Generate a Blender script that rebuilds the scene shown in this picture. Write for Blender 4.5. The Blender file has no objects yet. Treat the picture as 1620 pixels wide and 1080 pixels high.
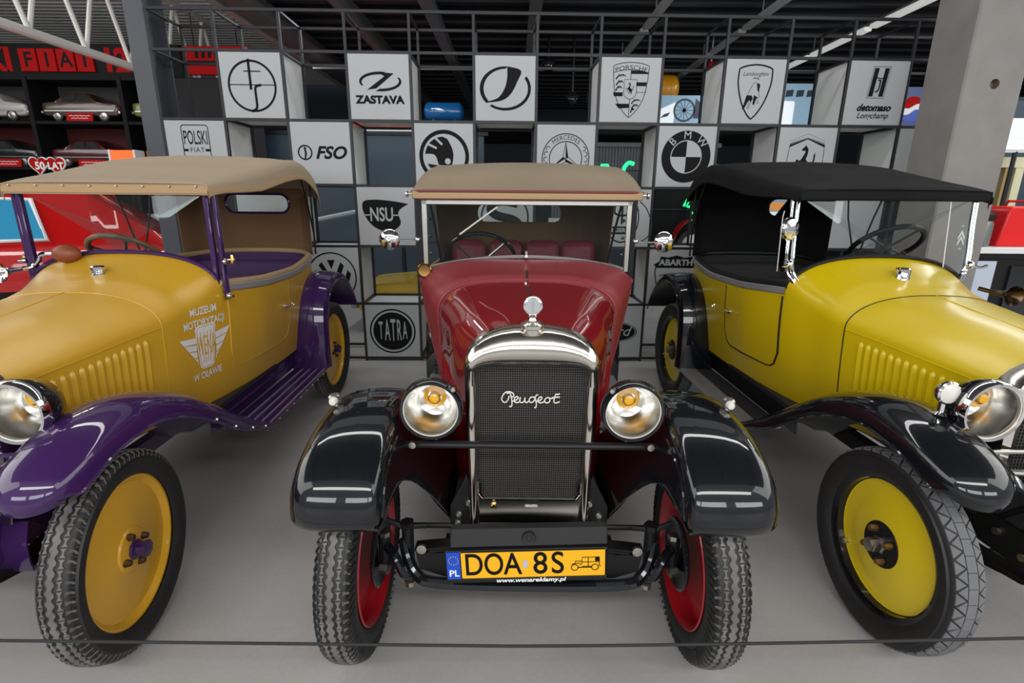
import bpy, bmesh, math, random
from math import sin, cos, pi, radians, sqrt, atan2
from mathutils import Vector, Matrix
from mathutils.geometry import tessellate_polygon

S = bpy.context.scene
COL = S.collection
random.seed(7)

# ---------------------------------------------------------------- camera, light, exposure
cam_d = bpy.data.cameras.new('camera')
cam = bpy.data.objects.new('camera', cam_d)
COL.objects.link(cam)
cam_d.sensor_width = 36.0
cam_d.lens = 36.0 * 820.0 / 1620.0
cam.matrix_world = (Matrix.Translation((0, 0, 1.573)) @ Matrix.Rotation(radians(90 - 15.5), 4, 'X')
                    @ Matrix.Rotation(radians(0.4885), 4, 'Z'))
cam_d.clip_start = 0.05
cam_d.dof.use_dof = True
cam_d.dof.focus_distance = 2.1
cam_d.dof.aperture_fstop = 5.6
S.camera = cam

S.view_settings.view_transform = 'Standard'
S.view_settings.look = 'None'
S.view_settings.gamma = 1.0
S.view_settings.use_curve_mapping = False
S.view_settings.exposure = 0.08

world = bpy.data.worlds.new('world')
S.world = world
world.use_nodes = True
wn = world.node_tree.nodes
wn['Background'].inputs[0].default_value = (0.93, 0.96, 1.0, 1)
wn['Background'].inputs[1].default_value = 0.40


def area(name, loc, rot, sx, sy, power, col=(1, 1, 1)):
    d = bpy.data.lights.new(name, 'AREA')
    d.shape = 'RECTANGLE'
    d.size, d.size_y = sx, sy
    d.energy = power
    d.color = col
    o = bpy.data.objects.new(name, d)
    o.location = loc
    o.rotation_euler = rot
    COL.objects.link(o)
    return o


for wx in (-4.6, 0.4, 5.4):
    area('window_light', (wx, -5.5, 2.7), (radians(86), 0, 0), 4.2, 1.5, 135, (0.95, 0.98, 1))
for sx in (-1, 1):
    area('side_fill_light', (sx * 7.5, 1.2, 4.9), (0, radians(sx * 42), 0), 5.0, 10.0, 420, (1, 0.985, 0.96))  # added broad fill panels tilted in from both sides, no fittings there
area('front_fill_light', (0, -2.6, 4.5), (radians(38), 0, 0), 8.0, 0.6, 190, (1, 0.99, 0.97))  # added fill strip behind the camera, out of view
for lx, ly in ((-3.4, 8.6), (-1.5, 7.5), (3.6, 8.0), (6.0, 6.0)):
    area('hall_lamp', (lx, ly, 3.62), (0, 0, 0), 0.2, 1.6, 26, (0.92, 0.96, 1))
area('hall_lamp', (-6.2, 6.2, 4.3), (0, 0, 0), 1.6, 0.3, 12, (1, 1, 1))

area('aisle_fill_light', (0.2, 3.9, 4.4), (0, 0, 0), 8.0, 0.25, 60, (1, 0.99, 0.97))  # added fill strip out of view, lifts box sides and column

# ---------------------------------------------------------------- materials


def mat(name, col, rough=0.5, metal=0.0, coat=0.0, emis=0.0, noise=0.0, nscale=8.0, bump=0.0, bscale=60.0,
        spec=0.5, coatr=0.03):
    m = bpy.data.materials.new(name)
    m.use_nodes = True
    nt = m.node_tree
    b = nt.nodes['Principled BSDF']
    c = (col[0], col[1], col[2], 1)
    b.inputs['Base Color'].default_value = c
    b.inputs['Roughness'].default_value = rough
    b.inputs['Metallic'].default_value = metal
    b.inputs['Specular IOR Level'].default_value = spec
    if coat >= 1.0:
        b.inputs['Specular IOR Level'].default_value = 0.08
    if coat:
        b.inputs['Coat Weight'].default_value = coat
        b.inputs['Coat Roughness'].default_value = coatr
    if emis:
        b.inputs['Emission Color'].default_value = c
        b.inputs['Emission Strength'].default_value = emis
    if noise or bump:
        tc = nt.nodes.new('ShaderNodeTexCoord')
    if noise:
        n = nt.nodes.new('ShaderNodeTexNoise')
        n.inputs['Scale'].default_value = nscale
        n.inputs['Detail'].default_value = 5
        nt.links.new(tc.outputs['Object'], n.inputs['Vector'])
        r = nt.nodes.new('ShaderNodeValToRGB')
        r.color_ramp.elements[0].position = 0.3
        r.color_ramp.elements[1].position = 0.7
        r.color_ramp.elements[0].color = tuple(max(0, x * (1 - noise)) for x in col) + (1,)
        r.color_ramp.elements[1].color = tuple(min(1, x * (1 + noise)) for x in col) + (1,)
        nt.links.new(n.outputs['Fac'], r.inputs['Fac'])
        nt.links.new(r.outputs['Color'], b.inputs['Base Color'])
    if bump:
        n2 = nt.nodes.new('ShaderNodeTexNoise')
        n2.inputs['Scale'].default_value = bscale
        n2.inputs['Detail'].default_value = 3
        nt.links.new(tc.outputs['Object'], n2.inputs['Vector'])
        bp = nt.nodes.new('ShaderNodeBump')
        bp.inputs['Strength'].default_value = bump
        bp.inputs['Distance'].default_value = 0.01
        nt.links.new(n2.outputs['Fac'], bp.inputs['Height'])
        nt.links.new(bp.outputs['Normal'], b.inputs['Normal'])
    return m


def glass_mat(name, tint=(0.9, 0.95, 0.94), ior=1.45):
    m = bpy.data.materials.new(name)
    m.use_nodes = True
    nt = m.node_tree
    nt.nodes.clear()
    out = nt.nodes.new('ShaderNodeOutputMaterial')
    mix = nt.nodes.new('ShaderNodeMixShader')
    tr = nt.nodes.new('ShaderNodeBsdfTransparent')
    tr.inputs[0].default_value = tint + (1,)
    gl = nt.nodes.new('ShaderNodeBsdfGlossy')
    gl.inputs['Roughness'].default_value = 0.01
    fr = nt.nodes.new('ShaderNodeFresnel')
    fr.inputs['IOR'].default_value = ior
    nt.links.new(fr.outputs[0], mix.inputs[0])
    nt.links.new(tr.outputs[0], mix.inputs[1])
    nt.links.new(gl.outputs[0], mix.inputs[2])
    nt.links.new(mix.outputs[0], out.inputs[0])
    return m


M = {}
M['panel'] = mat('white_panel', (0.335, 0.348, 0.356), 0.45)
M['print'] = mat('black_print', (0.005, 0.005, 0.006), 0.6, spec=0.12)
M['print_grey'] = mat('grey_print', (0.16, 0.16, 0.17), 0.5)
M['tube'] = mat('anthracite_steel', (0.013, 0.0135, 0.017), 0.45, spec=0.35)
M['box_side'] = mat('box_side_lifted', (0.66, 0.67, 0.66), 0.6)  # albedo raised above the front panel to offset weak light on the sides
M['column_steel'] = mat('blue_grey_steel', (0.045, 0.048, 0.06), 0.4)
M['chrome'] = mat('chrome', (0.80, 0.80, 0.80), 0.06, 1.0)
M['nickel'] = mat('nickel', (0.66, 0.62, 0.56), 0.17, 1.0, noise=0.06, nscale=5)
M['frame_nickel'] = mat('dull_nickel_frame', (0.36, 0.345, 0.31), 0.32, 1.0)
M['brass'] = mat('brass', (0.55, 0.38, 0.14), 0.2, 1.0)
M['steel'] = mat('plain_steel', (0.45, 0.44, 0.42), 0.35, 1.0)
M['black_paint'] = mat('black_paint', (0.005, 0.006, 0.008), 0.25, coat=1.0)
M['black_satin'] = mat('black_satin', (0.008, 0.008, 0.009), 0.45, spec=0.3)
M['black_matt'] = mat('black_matt', (0.012, 0.012, 0.013), 0.75)
M['rubber'] = mat('black_rubber', (0.010, 0.010, 0.010), 0.6, noise=0.2, nscale=14)
M['tread_dust'] = mat('dusty_tread', (0.125, 0.116, 0.11), 0.85, noise=0.35, nscale=16)
M['tread_grey'] = mat('grey_tread', (0.125, 0.125, 0.13), 0.8, noise=0.12, nscale=10)
M['glass'] = glass_mat('clear_glass', (0.93, 0.96, 0.95), 1.28)
M['lamp_glass'] = glass_mat('lamp_glass', (0.97, 0.97, 0.95), 1.35)
M['reflector'] = mat('lamp_reflector', (0.72, 0.71, 0.69), 0.22, 1.0)
M['amber'] = mat('amber_bulb', (0.80, 0.40, 0.005), 0.25, coat=0.5)
M['lamp_ring'] = mat('pale_lamp_ring', (0.62, 0.60, 0.54), 0.3)
M['mustard'] = mat('mustard_paint', (0.53, 0.295, 0.016), 0.42, spec=.4, coat=0.6, coatr=0.28, noise=0.04, nscale=2)
M['mustard_disc'] = mat('mustard_disc_paint', (0.64, 0.34, 0.015), 0.4, coat=0.5)
M['yellow'] = mat('lemon_paint', (0.60, 0.435, 0.002), 0.4, spec=.25, coat=0.6, coatr=0.2)
M['yellow_disc'] = mat('lemon_disc_paint', (0.80, 0.60, 0.008), 0.4, coat=0.5)
M['purple'] = mat('purple_paint', (0.036, 0.011, 0.072), 0.3, coat=1.0)
M['purple_cloth'] = mat('purple_upholstery', (0.050, 0.012, 0.090), 0.65, bump=0.2)
M['red'] = mat('dark_red_paint', (0.21, 0.005, 0.009), 0.35, coat=1.0)
M['red_cowl'] = mat('cowl_red_paint', (0.21, 0.016, 0.022), 0.5, coat=0.3, coatr=0.25)
M['red_rim'] = mat('red_wheel_paint', (0.30, 0.005, 0.010), 0.4, coat=0.4)
M['maroon'] = mat('maroon_leather', (0.16, 0.010, 0.022), 0.5, bump=0.2)
M['maroon_pipe'] = mat('maroon_piping', (0.16, 0.035, 0.035), 0.7)
M['tan'] = mat('tan_canvas', (0.21, 0.165, 0.11), 0.9, bump=0.25, bscale=300, noise=0.07, nscale=3)
M['tan_trim'] = mat('tan_canvas_hem', (0.38, 0.255, 0.135), 0.9, bump=0.2, bscale=300)
M['tan_in'] = mat('tan_canvas_lining', (0.16, 0.085, 0.038), 0.9)
M['beige'] = mat('beige_canvas', (0.33, 0.255, 0.175), 0.9, bump=0.25, bscale=300)
M['black_canvas'] = mat('black_canvas', (0.009, 0.009, 0.010), 0.9, spec=0.15, bump=0.3, bscale=250, noise=0.25, nscale=3)
M['wood'] = mat('brown_steering_wood', (0.16, 0.09, 0.04), 0.5, noise=0.3, nscale=20)
M['alu'] = mat('ribbed_aluminium', (0.42, 0.42, 0.43), 0.45, 0.6)
M['white_print'] = mat('white_print', (0.62, 0.60, 0.60), 0.5)
M['white'] = mat('white_plastic', (0.75, 0.75, 0.75), 0.4)
M['concrete'] = mat('column_concrete', (0.21, 0.197, 0.187), 0.85, noise=0.14, nscale=2.5, bump=0.15, bscale=40)
M['plate_yellow'] = mat('plate_yellow', (0.80, 0.40, 0.006), 0.4)
M['plate_blue'] = mat('plate_blue', (0.005, 0.06, 0.45), 0.4)
M['core'] = mat('radiator_core', (0.058, 0.054, 0.051), 0.5, 0.3)
M['core_back'] = mat('radiator_core_back', (0.012, 0.012, 0.012), 0.8)
M['lilac'] = mat('pale_lilac_strip', (0.22, 0.17, 0.25), 0.4)  # tread strips paler than the purple board
M['nut_dark'] = mat('dark_nut', (0.10, 0.06, 0.03), 0.4, 0.8)
M['bolt'] = mat('zinc_bolt', (0.50, 0.48, 0.42), 0.35, 1.0)
M['bronze_nut'] = mat('bronze_nut', (0.28, 0.15, 0.05), 0.4, 0.8)
M['bronze_dark'] = mat('dark_bronze', (0.10, 0.065, 0.04), 0.25, 1.0)
M['dark'] = mat('dark_hall', (0.010, 0.010, 0.012), 0.8)
M['blue_dark'] = mat('dark_blue_grey', (0.022, 0.035, 0.048), 0.7)

# ---------------------------------------------------------------- mesh builder


def cr(pts, n):
    """resample a polyline of tuples with Catmull-Rom to n points"""
    k = len(pts)
    out = []
    for i in range(n):
        t = i * (k - 1) / (n - 1)
        j = min(int(t), k - 2)
        u = t - j
        p0, p1, p2, p3 = pts[max(j - 1, 0)], pts[j], pts[j + 1], pts[min(j + 2, k - 1)]
        out.append(tuple(0.5 * (2 * b + (c - a) * u + (2 * a - 5 * b + 4 * c - d) * u * u
                                + (-a + 3 * b - 3 * c + d) * u ** 3) for a, b, c, d in zip(p0, p1, p2, p3)))
    return out


def lerp_tab(tab, x):
    if x <= tab[0][0]:
        return tab[0][1]
    for (a, va), (b, vb) in zip(tab, tab[1:]):
        if x <= b:
            t = (x - a) / (b - a)
            t = t * t * (3 - 2 * t) * 0.35 + t * 0.65
            return va + (vb - va) * t
    return tab[-1][1]


class MB:
    def __init__(s):
        s.v, s.f = [], []

    def add(s, vs, fs):
        o = len(s.v)
        s.v += [tuple(p) for p in vs]
        s.f += [tuple(i + o for i in q) for q in fs]
        return s

    def box(s, x0, x1, y0, y1, z0, z1):
        vs = [(x, y, z) for z in (z0, z1) for y in (y0, y1) for x in (x0, x1)]
        return s.add(vs, [(0, 2, 3, 1), (4, 5, 7, 6), (0, 1, 5, 4), (2, 6, 7, 3), (0, 4, 6, 2), (1, 3, 7, 5)])

    def grid(s, P, cu=False, cv=False):
        nu, nv = len(P), len(P[0])
        vs = [p for r in P for p in r]
        fs = []
        for i in range(nu if cu else nu - 1):
            for j in range(nv if cv else nv - 1):
                a, b = i, (i + 1) % nu
                c, d = j, (j + 1) % nv
                fs.append((a * nv + c, b * nv + c, b * nv + d, a * nv + d))
        return s.add(vs, fs)

    def sheet(s, P, off):
        """closed thick sheet: grid P and grid P shifted by off (vector or function of point)"""
        nu, nv = len(P), len(P[0])
        g = off if callable(off) else (lambda p: off)
        Q = [[tuple(a + b for a, b in zip(p, g(p))) for p in r] for r in P]
        s.grid(P)
        s.grid(Q)
        rim = [(i, 0) for i in range(nu)] + [(nu - 1, j) for j in range(1, nv)] + \
              [(i, nv - 1) for i in range(nu - 2, -1, -1)] + [(0, j) for j in range(nv - 2, 0, -1)]
        s.grid([[P[i][j] for i, j in rim], [Q[i][j] for i, j in rim]], cv=True)
        return s

    def tube(s, pts, r, n=8, closed=False, rs=None, caps=True):
        pts = [Vector(p) for p in pts]
        k = len(pts)
        rings = []
        up = None
        for i, p in enumerate(pts):
            a = pts[(i - 1) % k] if (closed or i > 0) else p
            b = pts[(i + 1) % k] if (closed or i < k - 1) else p
            t = (b - a)
            if t.length < 1e-9:
                t = Vector((0, 0, 1))
            t.normalize()
            if up is None:
                up = Vector((0, 0, 1)) if abs(t.z) < 0.9 else Vector((1, 0, 0))
            u = (up - t * up.dot(t))
            if u.length < 1e-6:
                u = t.orthogonal()
            u.normalize()
            up = u
            w = t.cross(u)
            rr = rs[i] if rs else r
            rings.append([tuple(p + u * (rr * cos(2 * pi * q / n + pi / n)) + w * (rr * sin(2 * pi * q / n + pi / n)))
                          for q in range(n)])
        o = len(s.v)
        s.grid(rings, cu=closed, cv=True)
        if caps and not closed:
            s.f.append(tuple(o + q for q in range(n)))
            s.f.append(tuple(o + (k - 1) * n + q for q in range(n)))
        return s

    def lathe(s, prof, c=(0, 0, 0), ax=(0, 0, 1), n=24):
        """prof: (radius, height along axis)"""
        ax = Vector(ax).normalized()
        u = ax.orthogonal().normalized()
        w = ax.cross(u)
        c = Vector(c)
        rows = []
        for r, h in prof:
            rows.append([tuple(c + ax * h + (u * cos(2 * pi * q / n) + w * sin(2 * pi * q / n)) * max(r, 1e-5))
                         for q in range(n)])
        return s.grid(rows, cv=True)

    def ball(s, c, r, n=12, sq=(1, 1, 1)):
        rows = []
        m = max(5, n // 2 + 1)
        for i in range(m):
            a = -pi / 2 + pi * i / (m - 1)
            rows.append([(c[0] + sq[0] * r * max(cos(a), 1e-4) * cos(2 * pi * q / n),
                          c[1] + sq[1] * r * max(cos(a), 1e-4) * sin(2 * pi * q / n),
                          c[2] + sq[2] * r * sin(a)) for q in range(n)])
        return s.grid(rows, cv=True)

    def prism(s, loop, off, holes=()):
        """polygon loop (3-D points, planar) extruded by vector off"""
        off = Vector(off)
        loops = [[Vector(p) for p in loop]] + [[Vector(p) for p in h] for h in holes]
        flat = [p for l in loops for p in l]
        tris = tessellate_polygon(loops)
        n = len(flat)
        s.add([tuple(p) for p in flat] + [tuple(p + off) for p in flat],
              [tuple(t) for t in tris] + [tuple(i + n for i in t) for t in tris])
        base = len(s.v) - 2 * n
        k = 0
        for l in loops:
            m = len(l)
            for i in range(m):
                a, b = k + i, k + (i + 1) % m
                s.f.append((base + a, base + b, base + n + b, base + n + a))
            k += m
        return s

    def map(s, fn):
        s.v = [tuple(fn(p)) for p in s.v]
        return s

    def obj(s, name, m, parent=None, loc=None, rotz=0.0, sharp=35, bevel=0.0, merge=True):
        me = bpy.data.meshes.new(name)
        me.from_pydata(s.v, [], s.f)
        if merge:
            bm = bmesh.new()
            bm.from_mesh(me)
            bmesh.ops.remove_doubles(bm, verts=bm.verts, dist=2e-5)
            bmesh.ops.dissolve_degenerate(bm, edges=bm.edges, dist=1e-6)
            bmesh.ops.recalc_face_normals(bm, faces=bm.faces)
            bm.to_mesh(me)
            bm.free()
        me.polygons.foreach_set('use_smooth', [True] * len(me.polygons))
        if sharp < 180:
            me.set_sharp_from_angle(angle=radians(sharp))
        me.materials.append(M[m] if isinstance(m, str) else m)
        o = bpy.data.objects.new(name, me)
        COL.objects.link(o)
        if parent:
            o.parent = parent
        if loc:
            o.location = loc
        if rotz:
            o.rotation_euler = (0, 0, rotz)
        if bevel:
            b = o.modifiers.new('bevel', 'BEVEL')
            b.width = bevel
            b.segments = 2
            b.limit_method = 'ANGLE'
        return o


def tag(o, label=None, cat=None, group=None, kind=None):
    if label:
        o['label'] = label
    if cat:
        o['category'] = cat
    if group:
        o['group'] = group
    if kind:
        o['kind'] = kind
    return o


def thing(name, label, cat, loc=(0, 0, 0), rotz=0.0, group=None):
    o = bpy.data.objects.new(name, None)
    o.empty_display_size = 0.1
    COL.objects.link(o)
    o.location = loc
    o.rotation_euler = (0, 0, rotz)
    return tag(o, label, cat, group)


def dup(o, parent=None, loc=None):
    c = o.copy()
    COL.objects.link(c)
    if parent:
        c.parent = parent
    if loc is not None:
        c.location = loc
    return c


def dup_tree(o, parent=None):
    c = dup(o, parent)
    for ch in list(o.children):
        dup_tree(ch, c)
    return c

# ---------------------------------------------------------------- flat prints


def text2d(txt, size=1.0, shear=0.0, xs=1.0, bold=0.0, spacing=1.0, align='CENTER', res=4):
    cu = bpy.data.curves.new('t', 'FONT')
    cu.body = txt
    cu.size = size
    cu.shear = shear
    cu.offset = bold
    cu.space_character = spacing
    cu.align_x = align
    cu.align_y = 'CENTER'
    cu.resolution_u = res
    cu.fill_mode = 'BOTH'
    o = bpy.data.objects.new('t', cu)
    me = bpy.data.meshes.new_from_object(o)
    vs = [(v.co.x * xs, v.co.y) for v in me.vertices]
    fs = [tuple(p.vertices) for p in me.polygons]
    bpy.data.objects.remove(o)
    bpy.data.curves.remove(cu)
    bpy.data.meshes.remove(me)
    return vs, fs


class Print:
    """collects flat 2-D shapes (u right, v up), then lays them on a surface"""
    def __init__(s):
        s.v, s.f = [], []

    def add(s, vs, fs, dx=0.0, dy=0.0):
        o = len(s.v)
        s.v += [(p[0] + dx, p[1] + dy) for p in vs]
        s.f += [tuple(i + o for i in q) for q in fs]
        return s

    def poly(s, pts, *holes):
        loops = [[Vector((p[0], p[1], 0)) for p in l] for l in (pts,) + holes]
        flat = [(p.x, p.y) for l in loops for p in l]
        return s.add(flat, [tuple(t) for t in tessellate_polygon(loops)])

    def ring(s, cx, cy, r1, r2, ry=1.0, a0=0.0, a1=2 * pi, n=48):
        vs, fs = [], []
        for i in range(n + 1):
            a = a0 + (a1 - a0) * i / n
            vs += [(cx + r1 * cos(a), cy + r1 * ry * sin(a)), (cx + r2 * cos(a), cy + r2 * ry * sin(a))]
        for i in range(n):
            fs.append((2 * i, 2 * i + 1, 2 * i + 3, 2 * i + 2))
        return s.add(vs, fs)

    def disc(s, cx, cy, r, ry=1.0, n=40):
        return s.add([(cx + r * cos(2 * pi * i / n), cy + r * ry * sin(2 * pi * i / n)) for i in range(n)],
                     [tuple(range(n))])

    def stroke(s, pts, w, closed=False, w2=None):
        k = len(pts)
        vs, fs = [], []
        for i in range(k):
            a = pts[(i - 1) % k] if closed or i else pts[i]
            b = pts[(i + 1) % k] if closed or i < k - 1 else pts[i]
            dx, dy = b[0] - a[0], b[1] - a[1]
            l = sqrt(dx * dx + dy * dy) or 1
            ww = w if w2 is None else w + (w2 - w) * i / (k - 1)
            nx, ny = -dy / l * ww / 2, dx / l * ww / 2
            vs += [(pts[i][0] + nx, pts[i][1] + ny), (pts[i][0] - nx, pts[i][1] - ny)]
        for i in range(k if closed else k - 1):
            j = (i + 1) % k
            fs.append((2 * i, 2 * i + 1, 2 * j + 1, 2 * j))
        return s.add(vs, fs)

    def text(s, txt, size, dx=0.0, dy=0.0, **k):
        vs, fs = text2d(txt, size, **k)
        return s.add(vs, fs, dx, dy)

    def arctext(s, txt, size, R, cx=0.0, cy=0.0, mid=pi / 2, **k):
        vs, fs = text2d(txt, size, **k)
        out = []
        for x, y in vs:
            a = mid - x / R
            out.append((cx + (R + y) * cos(a), cy + (R + y) * sin(a)))
        return s.add(out, fs)

    def scale(s, sx, sy=None, dx=0.0, dy=0.0):
        sy = sx if sy is None else sy
        s.v = [(x * sx + dx, y * sy + dy) for x, y in s.v]
        return s

    def obj(s, name, m, parent, fn):
        """fn(u, v) -> 3-D point"""
        me = bpy.data.meshes.new(name)
        me.from_pydata([fn(x, y) for x, y in s.v], [], s.f)
        me.materials.append(M[m] if isinstance(m, str) else m)
        o = bpy.data.objects.new(name, me)
        COL.objects.link(o)
        o.parent = parent
        return o
# ================================================================ setting
def structure(o):
    o['kind'] = 'structure'
    return o


fm = bpy.data.materials.new('floor_concrete')
fm.use_nodes = True
nt = fm.node_tree
pb = nt.nodes['Principled BSDF']
pb.inputs['Roughness'].default_value = 0.42
pb.inputs['Specular IOR Level'].default_value = 0.35
tc = nt.nodes.new('ShaderNodeTexCoord')
na = nt.nodes.new('ShaderNodeTexNoise')
na.inputs['Scale'].default_value = 1.3
na.inputs['Detail'].default_value = 8
na.inputs['Roughness'].default_value = 0.6
nb = nt.nodes.new('ShaderNodeTexNoise')
nb.inputs['Scale'].default_value = 60
nb.inputs['Detail'].default_value = 3
mx = nt.nodes.new('ShaderNodeMix')
mx.data_type = 'FLOAT'
mx.inputs[0].default_value = 0.22
rp = nt.nodes.new('ShaderNodeValToRGB')
rp.color_ramp.elements[0].position = 0.25
rp.color_ramp.elements[1].position = 0.72
rp.color_ramp.elements[0].color = (0.30, 0.290, 0.282, 1)
rp.color_ramp.elements[1].color = (0.42, 0.408, 0.398, 1)
for n in (na, nb):
    nt.links.new(tc.outputs['Object'], n.inputs['Vector'])
nt.links.new(na.outputs['Fac'], mx.inputs[2])
nt.links.new(nb.outputs['Fac'], mx.inputs[3])
nt.links.new(mx.outputs[0], rp.inputs['Fac'])
nt.links.new(rp.outputs['Color'], pb.inputs['Base Color'])
structure(MB().box(-14, 14, -6, 16, -0.1, 0).obj('floor', fm))

# dark suspended ceiling over the hall behind the rack
structure(MB().box(-3.6, 14, 5.6, 15.5, 3.98, 4.08).obj('ceiling', 'dark'))
b = MB()
for i in range(24):
    y = 5.7 + i * 0.40
    b.box(-3.6, 14, y, y + 0.10, 3.90, 3.98)
tag(b.obj('deck_rib', mat('dark_deck', (0.020, 0.021, 0.025), 0.5)), kind='stuff').parent = bpy.data.objects['ceiling']
# light corrugated roof of the bright hall at the left
M['deck'] = mat('light_steel_deck', (0.75, 0.75, 0.71), 0.7)
b = MB()
prof = []
for i in range(60):
    y = 5.6 + i * 0.16
    prof += [(y, 4.42), (y + 0.05, 4.42), (y + 0.08, 4.49), (y + 0.13, 4.49)]
structure(b.grid([[(-14, y, z) for y, z in prof], [(-3.62, y, z) for y, z in prof]]).obj('ceiling_left', 'deck', sharp=20))
M['deck_dark'] = mat('hall_deck', (0.10, 0.10, 0.105), 0.6)
structure(MB().box(-6.5, 6.5, -1.2, 5.55, 5.2, 5.3).obj('ceiling_front', 'deck_dark'))  # unseen ceiling over the cars, added to block world light from above
db = None
for k in range(7):
    x = -6 + k * 2.0
    db = MB().box(-.06, .06, -1.2, 5.55, 5.02, 5.2).obj('deck_beam', 'deck_dark', bpy.data.objects['ceiling_front'], (x, 0, 0)) if db is None else dup(db, bpy.data.objects['ceiling_front'], (x, 0, 0))
structure(MB().box(-14, 14, 15.4, 15.6, 0, 5.2).obj('wall_back', 'blue_dark'))
structure(MB().box(-14.2, -14, -6, 15.6, 0, 5.2).obj('wall_left', 'dark'))
structure(MB().box(14, 14.2, 2, 15.6, 0, 5.2).obj('wall_right', 'blue_dark'))
structure(MB().box(-3.66, -3.58, 6.2, 15.4, 3.9, 4.5).obj('trim_1', 'dark'))

# ---------------------------------------------------------------- concrete column with a formwork hole
t = thing('concrete_column', 'square cast concrete column with a round hole beside the black soft top', 'column', (3.62, 4.52, 0))
hx, hz = 3.63 - 3.62, 2.43
hole = [(hx + 0.036 * cos(-a * pi / 12), -0.22, hz + 0.036 * sin(-a * pi / 12)) for a in range(24)]
ch = 0.012
MB().prism([(-0.225 + ch, -0.22, 0), (0.225 - ch, -0.22, 0), (0.225 - ch, -0.22, 4.3), (-0.225 + ch, -0.22, 4.3)],
           (0, 0.06, 0), [hole]).obj('front_face', 'concrete', t, sharp=30)
MB().prism([(-0.225, -0.22 + ch, 0), (-0.225 + ch, -0.22, 0), (-0.225 + ch, -0.16, 0), (0.225 - ch, -0.16, 0),
            (0.225 - ch, -0.22, 0), (0.225, -0.22 + ch, 0), (0.225, 0.2, 0), (-0.225, 0.2, 0)], (0, 0, 4.3)
           ).obj('shaft', 'concrete', t, sharp=30)
MB().lathe([(0.0355, 0), (0.033, 0.05), (0.0, 0.055)], (hx, -0.218, hz), (0, 1, 0)).obj('hole_lining', mat(
    'dark_concrete', (0.16, 0.12, 0.09), 0.9), t)

# ---------------------------------------------------------------- steel column at the left end of the rack
t = thing('steel_column', 'blue-grey steel column at the left end of the emblem rack', 'column', (-3.16, 4.95, 0))
MB().box(-0.10, 0.06, -0.06, -0.045, 0, 4.0).obj('flange', 'column_steel', t)
MB().box(-0.10, 0.06, 0.225, 0.24, 0, 4.0).obj('flange', 'column_steel', t)
MB().box(-0.028, -0.016, -0.045, 0.225, 0, 4.0).obj('web', 'column_steel', t)
MB().box(-0.13, 0.09, -0.09, 0.27, 0, 0.02).obj('base_plate', 'column_steel', t)

# ---------------------------------------------------------------- rack
P_ = 0.546
RX0, RYAW = -3.08, math.atan(0.0208)
NC = 13
rack = thing('emblem_rack', 'tall anthracite tube rack holding the white emblem boxes behind the cars', 'rack', (0, 4.95, 0), RYAW)
RD = 0.50
ZT = 3.07
g = 0.011
up_me = MB().box(-g, g, -g, g, 0, ZT)
first = None
for c in range(NC + 1):
    for y in (0.004, RD):
        x = RX0 + c * P_
        if first is None:
            first = up_me.obj('upright', 'tube', rack, (x, y, 0))
        else:
            dup(first, loc=(x, y, 0))
zs_ = [0.03 + r * P_ for r in range(6)] + [ZT]
rail = None
for z in zs_:
    for y in (0.004, RD):
        if rail is None:
            rail = MB().box(RX0, RX0 + NC * P_, -g, g, -g, g).obj('rail', 'tube', rack, (0, y, z))
        else:
            dup(rail, loc=(0, y, z))
cb = None
for z in zs_:
    for c in range(NC + 1):
        if cb is None:
            cb = MB().box(-g * .8, g * .8, 0.01, RD - 0.01, -g * .8, g * .8).obj('cross_rail', 'tube', rack, (RX0 + c * P_, 0, z))
        else:
            dup(cb, loc=(RX0 + c * P_, 0, z))

# ---------------------------------------------------------------- emblem boxes


def arc(cx, cy, r, a0, a1, n=16, ry=1.0):
    return [(cx + r * cos(radians(a0 + (a1 - a0) * i / n)), cy + ry * r * sin(radians(a0 + (a1 - a0) * i / n)))
            for i in range(n + 1)]


def smooth(pts, n):
    return cr(pts, n)


def rrect(x0, x1, y0, y1, r, n=5):
    return (arc(x1 - r, y1 - r, r, 0, 90, n) + arc(x0 + r, y1 - r, r, 90, 180, n)
            + arc(x0 + r, y0 + r, r, 180, 270, n) + arc(x1 - r, y0 + r, r, 270, 360, n))


HORSE = [(-.36, .62), (-.30, .70), (-.17, .80), (-.14, .90), (-.08, .82), (.04, .72), (.08, .55), (.06, .38), (.02, .26), (-.02, .10),
         (.10, -.02), (.26, -.12), (.30, -.24), (.40, -.10), (.46, .14), (.44, .34), (.54, .46), (.56, .22), (.52, -.08), (.40, -.34),
         (.30, -.46), (.34, -.64), (.22, -.80), (.18, -.96), (.08, -.96), (.14, -.78), (.10, -.60), (.00, -.46), (-.10, -.60), (-.16, -.90), (-.26, -.92),
         (-.20, -.62), (-.20, -.36), (-.28, -.20), (-.40, -.30), (-.44, -.52), (-.52, -.54), (-.48, -.26), (-.40, -.12), (-.56, -.02),
         (-.66, -.22), (-.74, -.20), (-.62, .10), (-.40, .02), (-.30, .14), (-.18, .34), (-.10, .50), (-.14, .58), (-.28, .56)]
BULL = [(-.30, .36), (-.16, .60), (.04, .74), (.10, .66), (.30, .62), (.36, .50), (.32, .30), (.34, -.04), (.44, -.20), (.30, -.28), (.40, -.62), (.30, -.62),
        (.18, -.32), (.06, -.70), (-.04, -.66), (-.02, -.36), (-.10, -.30), (-.22, -.60), (-.34, -.96), (-.42, -.94), (-.32, -.54), (-.34, -.36),
        (-.52, -.70), (-.70, -1.0), (-.78, -.96), (-.60, -.56), (-.50, -.16), (-.42, .10)]


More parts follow.
